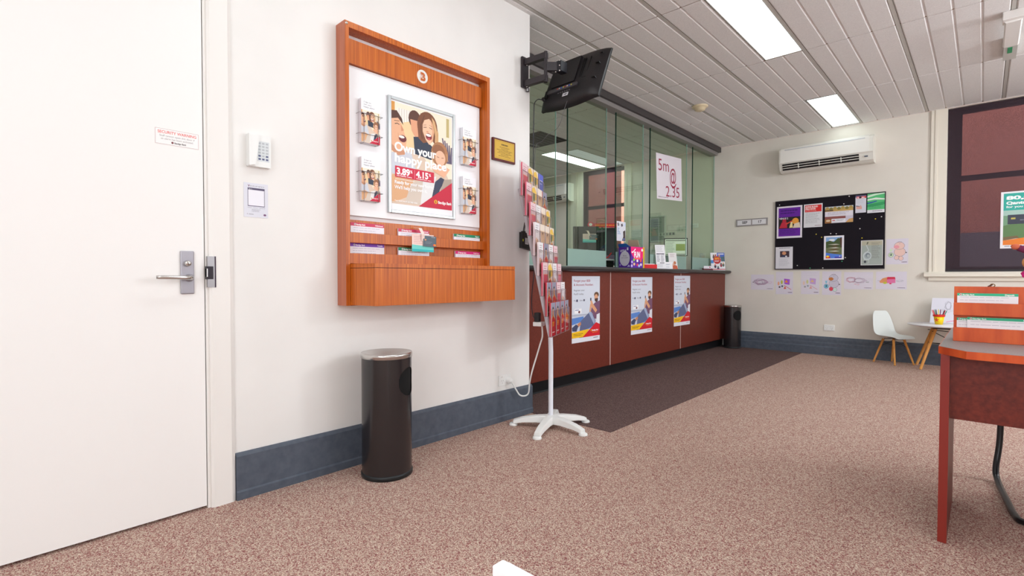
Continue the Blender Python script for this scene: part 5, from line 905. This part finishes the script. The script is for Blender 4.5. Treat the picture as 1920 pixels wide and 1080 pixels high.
where = ['near the top left corner', 'below the blood notice', 'above the river print', 'left of the river print', 'right of the typed portrait sheet', 'on the bottom edge, left', 'on the bottom edge, middle', 'on the top edge', 'above the landscape photo flyer', 'below the narrow red flyer', 'at right centre', 'above the music notice', 'close above the river print', 'right of the river print foot', 'below and right of the river print', 'below the green flyer', 'at the right edge']
for (c, x, z), wh in zip(pins, where):
    cc = {'w': (236, 232, 230), 'y': (236, 214, 50), 'g': (60, 180, 120)}[c]; b = MB(); b.lathe([(0.003, 0), (0.0035, 0.004), (0.0065, 0.006), (0.0065, 0.009), (0, 0.010)], M(cc, 0.3), 10, Matrix.Rotation(PI / 2, 4, 'X'))
    place(tag(b.build('push_pin'), '%s push pin stuck in the black notice board %s' % ({'w': 'white', 'y': 'yellow', 'g': 'green'}[c], wh), 'pin', 'push pins on the notice board'), (x, BY + 0.002, z))
# children's drawings
def foot(a): a.rect(0.74, 0.9, 0.95, 0.925, (110, 90, 120)); a.ell(0.72, 0.912, 0.015, 0.014, (150, 40, 60), 8)
def scrib(a, u, v, ru, rv, c, n=26, seed=1, w=0.002):
    r_ = random.Random(seed); pts = [(u + ru * math.cos(i * 0.9) * (0.5 + 0.5 * r_.random()), v + rv * math.sin(i * 0.9) * (0.5 + 0.5 * r_.random())) for i in range(n)]; a.line(pts, w, c)
def d_blob(a): scrib(a, 0.4, 0.48, 0.34, 0.24, (176, 140, 176), 60, 2, 0.002); scrib(a, 0.5, 0.5, 0.3, 0.2, (206, 170, 200), 50, 22, 0.002); scrib(a, 0.35, 0.48, 0.26, 0.15, (120, 84, 120), 16, 5, 0.0016); scrib(a, 0.8, 0.5, 0.14, 0.1, (206, 160, 196), 18, 3, 0.0016); a.poly([(0.06, 0.5), (0.12, 0.47), (0.12, 0.54)], (90, 70, 80)); foot(a)
def d_scene(sat):
    def f(a):
        k = lambda c: tuple(int(225 + (x - 225) * sat) for x in c)
        a.line([(0.1, 0.18), (0.9, 0.2)], 0.001, (196, 190, 206)); a.poly([(0.48, 0.3), (0.82, 0.33), (0.8, 0.58), (0.5, 0.54)], k((170, 90, 210))); a.poly([(0.52, 0.47), (0.62, 0.35), (0.72, 0.48)], k((236, 150, 40))); a.ell(0.35, 0.46, 0.06, 0.09, k((190, 190, 60)), 10); a.ell(0.16, 0.52, 0.06, 0.09, k((236, 170, 140)), 10)
        a.ell(0.22, 0.68, 0.06, 0.04, k((90, 80, 90)), 10); a.ell(0.38, 0.64, 0.06, 0.04, k((80, 90, 120)), 10); a.line([(0.48, 0.6), (0.9, 0.79)], 0.006, k((210, 70, 90))); a.poly([(0.46, 0.76), (0.54, 0.64), (0.62, 0.76)], k((226, 90, 80))); foot(a)
    return f
def d_pig(body, snout, bag, feet_):
    def f(a):
        ol = (120, 104, 130)
        for (u, v, ru, rv, c) in ((0.62, 0.52, 0.25, 0.17, body), (0.48, 0.74, 0.1, 0.08, feet_), (0.68, 0.77, 0.1, 0.08, body if feet_ == body else (206, 226, 220)), (0.6, 0.28, 0.23, 0.14, body)): a.ell(u, v, ru + 0.012, rv + 0.009, ol, 20); a.ell(u, v, ru, rv, c, 20)
        a.ell(0.47, 0.32, 0.13, 0.07, snout, 14); a.line([(0.24, 0.36), (0.46, 0.44)], 0.008, body); a.ell(0.22, 0.63, 0.13, 0.1, ol, 20); a.ell(0.22, 0.63, 0.118, 0.09, bag, 20); a.text('$', 0.22, 0.685, 0.11, (40, 60, 80), 'C', 0.03); a.poly([(0.18, 0.5), (0.26, 0.5), (0.27, 0.4), (0.16, 0.4)], bag)
        a.poly([(0.86, 0.52), (0.96, 0.54), (0.9, 0.58)], (70, 70, 70)); a.line([(0.58, 0.2), (0.64, 0.2)], 0.003, ol); a.line([(0.5, 0.14), (0.58, 0.12), (0.72, 0.13)], 0.003, ol); foot(a)
    return f
def d_faint(a): scrib(a, 0.25, 0.45, 0.2, 0.2, (226, 160, 180), 50, 4, 0.002); scrib(a, 0.55, 0.48, 0.26, 0.2, (200, 180, 200), 50, 14, 0.0016); scrib(a, 0.5, 0.5, 0.24, 0.14, (190, 160, 186), 24, 6, 0.0016); scrib(a, 0.46, 0.7, 0.12, 0.06, (232, 150, 170), 14, 7, 0.002); scrib(a, 0.82, 0.58, 0.07, 0.03, (120, 130, 120), 12, 8, 0.002); foot(a)
def d_car(a): a.poly([(0.12, 0.55), (0.22, 0.38), (0.4, 0.3), (0.38, 0.66), (0.14, 0.64)], (222, 150, 100)); a.poly([(0.38, 0.3), (0.62, 0.3), (0.64, 0.42), (0.36, 0.44)], (214, 50, 80)); a.poly([(0.36, 0.44), (0.64, 0.42), (0.64, 0.64), (0.38, 0.66)], (230, 120, 170)); a.ell(0.3, 0.64, 0.06, 0.06, (196, 200, 60)); a.ell(0.48, 0.68, 0.04, 0.035, (214, 40, 90)); a.line([(0.05, 0.52), (0.14, 0.52)], 0.002, (90, 80, 90)); scrib(a, 0.78, 0.52, 0.14, 0.06, (150, 150, 160), 18, 9, 0.0016); foot(a)
PP = (222, 216, 228)
for args in (('child_drawing', 'landscape scribbled purple oval drawing, leftmost of the row below the notice board', 'drawing', 0.035, 0.827, 0.298, 0.213, PP, d_blob), ('child_drawing', 'bright coloured cartoon scene drawing, second from the left in the bottom row', 'drawing', 0.359, 0.772, 0.211, 0.303, PP, d_scene(1.0)),
             ('child_drawing', 'faint coloured cartoon scene drawing, third from the left in the bottom row', 'drawing', 0.666, 0.780, 0.212, 0.303, PP, d_scene(0.45)), ('child_drawing', 'pig drawing with blue money bag and red foot in the bottom row', 'drawing', 0.910, 0.775, 0.21, 0.303, PP, d_pig((206, 200, 216), (196, 120, 60), (130, 196, 220), (226, 70, 90))),
             ('child_drawing', 'faint pink scribble landscape drawing, second from the right in the bottom row', 'drawing', 1.150, 0.853, 0.300, 0.215, PP, d_faint), ('child_drawing', 'red and orange car drawing, rightmost in the bottom row', 'drawing', 1.479, 0.859, 0.297, 0.212, PP, d_car),
             ('child_drawing', 'peach pig drawing with green money bag, right of the notice board', 'drawing', 1.575, 1.158, 0.21, 0.304, PP, d_pig((236, 200, 190), (236, 160, 170), (206, 226, 190), (236, 200, 190)))):
    wallsheet(*args, group="children's drawings on the back wall")
# smoke detector, emergency light
t = thing('smoke_detector', 'round cream smoke detector on the ceiling between the glass screen and lights', 'smoke detector', (0.105, 5.53, ZC))
b = MB(); b.lathe([(0.085, 0.0), (0.085, -0.012), (0.075, -0.02), (0.06, -0.022), (0.055, -0.045), (0.03, -0.055), (0, -0.056)], M((222, 206, 172), 0.4), 28); b.build('housing', t)
t = thing('emergency_light', 'slim white emergency light box hanging from the ceiling at the top right', 'emergency light', (2.56, 5.15, ZC))
b = MB(); b.box(-0.055, 0.06, -0.09, 0.02, -0.06, 0, M((236, 234, 230), 0.35)); b.build('ceiling_mount', t, bev=0.004)
b = MB(); b.prism([(-0.045, -0.06), (0.05, -0.06), (0.042, -0.072), (-0.037, -0.072)], -0.05, 0.48, M((240, 238, 234), 0.35), 'y'); b.build('light_body', t, bev=0.002)
b = MB(); b.box(-0.035, 0.045, 0.48, 0.9, -0.045, -0.006, M((206, 206, 200), 0.35)); b.box(-0.012, 0.016, 0.58, 0.72, -0.047, -0.045, M((60, 160, 110), 0.3)); b.box(-0.03, 0.03, 0.45, 0.5, -0.03, 0, M((206, 206, 200))); b.build('control_box', t)

# ------------------------------------------------------------------ child chair and table
def shell_chair(label, loc, rz):
    t = thing('child_chair', label, 'chair', loc, rz)     # faces local +x
    prof = [(0.165, 0.305, 0.115, 0.0), (0.13, 0.318, 0.135, 0.012), (0.06, 0.312, 0.145, 0.022), (-0.02, 0.306, 0.148, 0.028), (-0.09, 0.312, 0.146, 0.032), (-0.135, 0.345, 0.145, 0.035), (-0.155, 0.40, 0.142, 0.032), (-0.17, 0.47, 0.132, 0.026), (-0.182, 0.54, 0.118, 0.02), (-0.188, 0.585, 0.1, 0.014), (-0.19, 0.605, 0.075, 0.01)]
    n = 12; vs = []
    for i, (x, z, hw_, cv) in enumerate(prof):
        a_ = min(1, max(0, (i - 3) / 3.5))     # 0 seat -> 1 back
        for j in range(n + 1):
            u = -1 + 2 * j / n; e = cv * abs(u) ** 2.4; vs.append((x + e * a_, u * hw_, z + e * (1 - a_) * 0.9))
    fs = [(i * (n + 1) + j, i * (n + 1) + j + 1, (i + 1) * (n + 1) + j + 1, (i + 1) * (n + 1) + j) for i in range(len(prof) - 1) for j in range(n)]
    b = MB(); b.add(vs, fs, M((226, 232, 230), 0.3), True); p = b.build('seat_shell', t); so = p.modifiers.new('s', 'SOLIDIFY'); so.thickness = 0.007; so.offset = -1; su = p.modifiers.new('u', 'SUBSURF'); su.levels = 1; su.render_levels = 2
    for sx in (-1, 1):
        for sy in (-1, 1):
            b = MB(); b.tube([(sx * 0.065, sy * 0.07, 0.285), (sx * 0.14, sy * 0.125, 0.003)], [0.0135, 0.0095], BEECH, 12); b.build('leg', t)
    b = MB(); dk = M((30, 28, 30), 0.4)
    for s in (-1, 1): b.tube([(0.075, s * 0.078, 0.25), (0.0, s * 0.02, 0.215), (-0.075, s * 0.078, 0.25)], 0.003, dk, 6); b.tube([(s * 0.095, 0.09, 0.19), (s * 0.0, 0.0, 0.275), (s * 0.095, -0.09, 0.19)], 0.003, dk, 6); b.tube([(s * 0.06, -0.065, 0.287), (s * 0.06, 0.065, 0.287)], 0.004, dk, 6)
    b.tube([(0.08, 0, 0.296), (-0.08, 0, 0.296)], 0.004, dk, 6); b.build('wire_brace', t); return t
shell_chair('white moulded child chair with timber legs in front of the back wall', (1.685, 7.275, 0), math.radians(-38))
t = thing('child_table', 'low round white child table with splayed timber legs', 'table', (2.14, 7.14, 0))
b = MB(); b.lathe([(0, 0.474), (0.29, 0.474), (0.315, 0.482), (0.322, 0.488), (0.318, 0.494), (0, 0.494)], M((232, 232, 236), 0.3), 48); b.build('table_top', t)
for (dx, dy) in ((-0.19, -0.14), (-0.25, 0.23), (0.2, -0.19), (0.2, 0.22)):
    b = MB(); b.tube([(dx * 0.4, dy * 0.4, 0.45), (dx, dy, 0.003)], [0.018, 0.013], BEECH, 12); b.build('leg', t)
b = MB(); dk = M((34, 30, 30))
for a_, c_ in (((-0.13, -0.1, 0.3), (0.14, 0.15, 0.26)), ((-0.16, 0.15, 0.26), (0.14, -0.13, 0.3)), ((-0.1, -0.08, 0.42), (0.1, 0.12, 0.28)), ((-0.15, 0.14, 0.42), (0.1, -0.1, 0.42)), ((-0.1, -0.08, 0.45), (0.09, 0.1, 0.45))): b.tube([a_, c_], 0.004, dk, 6)
b.box(-0.09, 0.09, -0.09, 0.09, 0.448, 0.4735, dk); b.build('wire_brace', t)
TZ = 0.4945
t = thing('pencil_pot', 'small yellow pot with red rim on the child table', 'pot', (2.09, 7.11, TZ))
b = MB(); b.lathe([(0, 0), (0.033, 0), (0.047, 0.088), (0.044, 0.088), (0.031, 0.004), (0, 0.004)], M((250, 214, 20), 0.35), 28); b.build('pot', t)
b = MB(); b.lathe([(0.0465, 0.084), (0.051, 0.085), (0.053, 0.104), (0.048, 0.106), (0.045, 0.104), (0.044, 0.086)], M((222, 40, 30), 0.35), 28); p = b.build('rim', t); p['label'] = 'red rim'
b = MB(); T = Matrix.Rotation(math.radians(-97), 4, 'Z')
for k in range(5):
    an = k * 2 * PI / 5; b.box(-0.001, 0.001, -0.0035, 0.0035, 0.002, 0.02, M((214, 40, 40)), T @ Matrix.Translation((0.0405, -0.012, 0.05)) @ Matrix.Rotation(0.16, 4, 'Y') @ Matrix.Rotation(an, 4, 'X'))
b.build('star_print', t)
pc = [((236, 130, 120), -0.5, 0.25), ((40, 140, 110), -0.32, 0.3), ((30, 60, 70), -0.22, 0.24), ((206, 30, 70), -0.4, -0.05), ((230, 210, 60), -0.05, 0.1), ((120, 40, 80), 0.1, 0.22), ((200, 24, 60), 0.42, 0.1), ((20, 130, 100), 0.52, 0.12), ((60, 40, 50), 0.35, 0.3)]
cn = ['salmon', 'green', 'dark slate', 'crimson', 'yellow', 'plum', 'red', 'teal', 'brown']
for (c, lx, ly), nm in zip(pc, cn):
    b = MB(); b.tube([(0, 0, 0), (0, 0, 0.145), (0, 0, 0.157)], [0.004, 0.004, 0.001], M(c, 0.4), 8); o = tag(b.build('pencil'), '%s coloured pencil standing in the yellow pot' % nm, 'pencil', 'pencils in the yellow pot'); o.location = (2.09 + lx * 0.02, 7.11 + ly * 0.05 - 0.006, TZ + 0.0075)
    o.rotation_euler = (-ly * 0.2, lx * 0.68, 0)
t = thing('colouring_sheet', 'white colouring sheet with pencil sketch propped upright on the child table', 'drawing', (2.0, 7.34, TZ))
b = MB(); a = Art(b, FR((0, 0, 0.001), (1, 0, 0), (0.06, 0.18, 1)), 0.34, 0.28, (226, 226, 238), back=0.003); scrib(a, 0.42, 0.3, 0.1, 0.22, (150, 150, 166), 34, 11, 0.0014); scrib(a, 0.4, 0.5, 0.16, 0.1, (190, 190, 200), 20, 12, 0.0014); a.lines(0.6, 0.4, 0.9, 0.55, 2, (150, 150, 170), 0.15); b.build('sheet', t)
b = MB(); b.tube([(0, 0, 0), (0.1, -0.02, 0.03)], 0.0025, M((240, 40, 140)), 6); place(tag(b.build('pink_straw'), 'bright pink stick leaning beside the yellow pot on the child table', 'stick'), (2.15, 7.08, TZ + 0.03))

# ------------------------------------------------------------------ desk with organiser
t = thing('desk', 'cherry wood desk with grey top at the right edge of the view', 'desk', (0, 0, 0)); DZ = 0.74
top = [(2.312, 2.50), (2.393, 2.383), (2.55, 2.370), (3.9, 2.36), (3.9, 3.47), (2.316, 3.47)]
b = MB(); b.prism(top, DZ - 0.028, DZ - 0.0008, WOODX); ins = [(2.314, 2.5015), (2.394, 2.385), (2.55, 2.372), (3.898, 2.362), (3.898, 3.468), (2.318, 3.468)]; b.prism(ins, DZ - 0.0007, DZ, GREYTOP); b.build('desk_top', t)
for x_ in (2.320, 3.84):
    b = MB(); b.box(x_, x_ + 0.026, 2.478, 2.99, 0.001, DZ - 0.028, DARKMAH); b.box(x_ + 0.0, x_ + 0.0265, 2.475, 2.478, 0.001, DZ - 0.028, M((136, 42, 32), 0.4)); p = b.build('end_panel', t)
b = MB(); b.box(2.347, 3.839, 2.51, 2.528, 0.468, DZ - 0.028, DARKMAH); b.build('modesty_panel', t)
t = thing('desk_organiser', 'cherry wood slip organiser with two rails standing on the desk', 'organiser', (2.345, 2.765, DZ + 0.0005)); Lw = 0.75
b = MB(); b.box(0.0, Lw, 0.012, 0.03, 0, 0.223, WOODX); b.box(0, Lw, 0.03, 0.11, 0, 0.012, WOODX); b.build('back_board', t, bev=0.001)
for zb, zt in ((0.0, 0.056), (0.106, 0.157)):
    b = MB(); b.box(0.0, Lw, -0.018, -0.004, zb, zt, WOODX); b.box(0.0, Lw, -0.004, 0.012, zb, zb + 0.008, WOODX); b.box(0, 0.008, -0.004, 0.012, zb, zt, WOODX); b.build('front_rail', t, bev=0.001)
def dslip(label, x, wd, zb, hh, dy=0.0, group='deposit slips in the desk organiser'):
    t = thing('deposit_slip', label, 'slip pad', (2.345 + x, 2.765 + dy, DZ + zb), 0, group); b = MB(); b.box(0, wd, 0.0, 0.003, 0, hh - 0.001, M((236, 236, 240))); b.build('pages', t)
    b = MB(); a = Art(b, FR((0, -0.0015, 0), (1, 0, 0), (0, 0, 1)), wd, hh, (238, 238, 244)); g = 0.0105 / hh; a.rect(0, 0, 1, g, (52, 186, 140)); a.logo(0.04, g * 0.82, g * 0.6, 0.2, (250, 250, 250), (250, 250, 250)); a.text('Deposit', 0.94, g * 0.8, g * 0.55, (250, 250, 250), 'R', 0.04); a.lines(0.05, g + 0.06, 0.9, 0.62, 3, (186, 186, 200), 0.12, 0.2); b.build('front_slip', t)
dslip('green-topped deposit slip in the upper rail of the desk organiser', 0.010, 0.178, 0.1155, 0.081, 0.003)
dslip('green-topped deposit slip behind at the left of the lower rail', 0.010, 0.12, 0.0095, 0.086, 0.0075)
dslip('wide green-topped deposit slip in front in the lower rail', 0.042, 0.20, 0.0095, 0.090, 0.0)
b = MB(); b.tube([(0.007 * math.cos(i * 0.5236), 0, 0.008 + 0.006 * math.sin(i * 0.5236)) for i in range(12)], 0.0018, M((120, 90, 40), 0.3, 0.8), 6, closed=True); b.tube([(-0.014, 0, 0.003), (-0.006, 0, 0.008), (0, 0, 0.012)], 0.003, M((90, 50, 40)), 6)
place(tag(b.build('metal_clip'), 'small dark metal clip ring sitting on top of the desk organiser', 'clip'), (2.46, 2.79, DZ + 0.2205))
# plush toy seated on the organiser
t = thing('plush_toy', 'blue soft toy with orange hand and tan foot at the right frame edge', 'toy', (2.60, 2.79, DZ + 0.2235))
def blob(b, c, r, m, n=14):
    b.lathe([(r[0] * math.sin(PI * i / n) + (1e-5 if i in (0, n) else 0), -math.cos(PI * i / n) * r[2]) for i in range(n + 1)], m, 18, Matrix.Translation(c))
b = MB(); blob(b, (0.01, 0.02, 0.095), (0.045, 0.045, 0.075), M((66, 58, 120), 0.9)); blob(b, (0.02, 0.0, 0.035), (0.05, 0.05, 0.035), M((56, 70, 140), 0.9)); b.tube([(-0.015, -0.01, 0.135), (-0.045, -0.03, 0.14), (-0.07, -0.035, 0.152)], [0.018, 0.014, 0.012], M((120, 40, 80), 0.9), 12); b.build('body', t)
b = MB(); blob(b, (-0.078, -0.036, 0.156), (0.013, 0.013, 0.011), M((214, 110, 80), 0.8)); b.tube([(-0.08, -0.036, 0.156), (-0.09, -0.04, 0.16)], 0.005, M((214, 110, 80), 0.8), 8); b.build('hand', t)
b = MB(); blob(b, (-0.036, -0.03, 0.095), (0.024, 0.02, 0.026), M((206, 146, 84), 0.9)); b.build('foot', t)
b = MB(); b.tube([(-0.04, -0.03, 0.07), (-0.058, -0.035, 0.052), (-0.052, -0.03, 0.04)], 0.006, M((190, 20, 110), 0.8), 8); b.build('ribbon', t)
b = MB(); blob(b, (0.02, 0.02, 0.2), (0.045, 0.045, 0.045), M((206, 146, 84), 0.9)); blob(b, (0.015, -0.02, 0.19), (0.018, 0.018, 0.014), M((236, 190, 140), 0.9)); b.build('head', t)
# visitor chair behind the desk
t = thing('visitor_chair', 'chair with black tubular sled frame tucked behind the desk', 'chair', (0, 0, 0))
b = MB(); path = smooth([(2.52, 3.55, 0.86), (2.51, 3.50, 0.5), (2.505, 3.47, 0.2), (2.492, 3.43, 0.06), (2.50, 3.36, 0.013), (2.525, 3.1, 0.013), (2.545, 2.93, 0.013), (2.58, 2.87, 0.013), (2.75, 2.86, 0.013), (2.92, 2.87, 0.013), (2.955, 2.93, 0.013), (2.975, 3.1, 0.013), (3.0, 3.36, 0.013), (3.008, 3.43, 0.06), (2.995, 3.47, 0.2), (2.99, 3.50, 0.5), (2.98, 3.55, 0.86)], 5)
b.tube(path, 0.0125, M((28, 28, 30), 0.3), 12); b.build('tube_frame', t)
b = MB(); b.box(2.52, 2.98, 3.05, 3.49, 0.42, 0.47, M((60, 62, 70), 0.9)); b.build('seat', t, bev=0.02); b = MB(); b.box(2.535, 2.965, 3.535, 3.575, 0.56, 0.88, M((60, 62, 70), 0.9)); b.build('backrest', t, bev=0.015)
# white low panel close to the camera
t = thing('white_display_panel', 'low white freestanding panel whose corner shows at the bottom frame edge', 'panel', (1.941, 0.483, 0)); q = M((246, 246, 248), 0.5)
b = MB(); b.box(0.0, 0.75, 0, 0.022, 0.02, 0.600, q); b.box(0.004, 0.75, 0.022, 0.028, 0.02, 0.596, q); b.build('board', t, bev=0.002)
b = MB(); b.box(0.0, 0.06, -0.12, 0.14, 0.0, 0.02, q); b.box(0.69, 0.75, -0.12, 0.14, 0.0, 0.02, q); b.build('foot', t, bev=0.002)
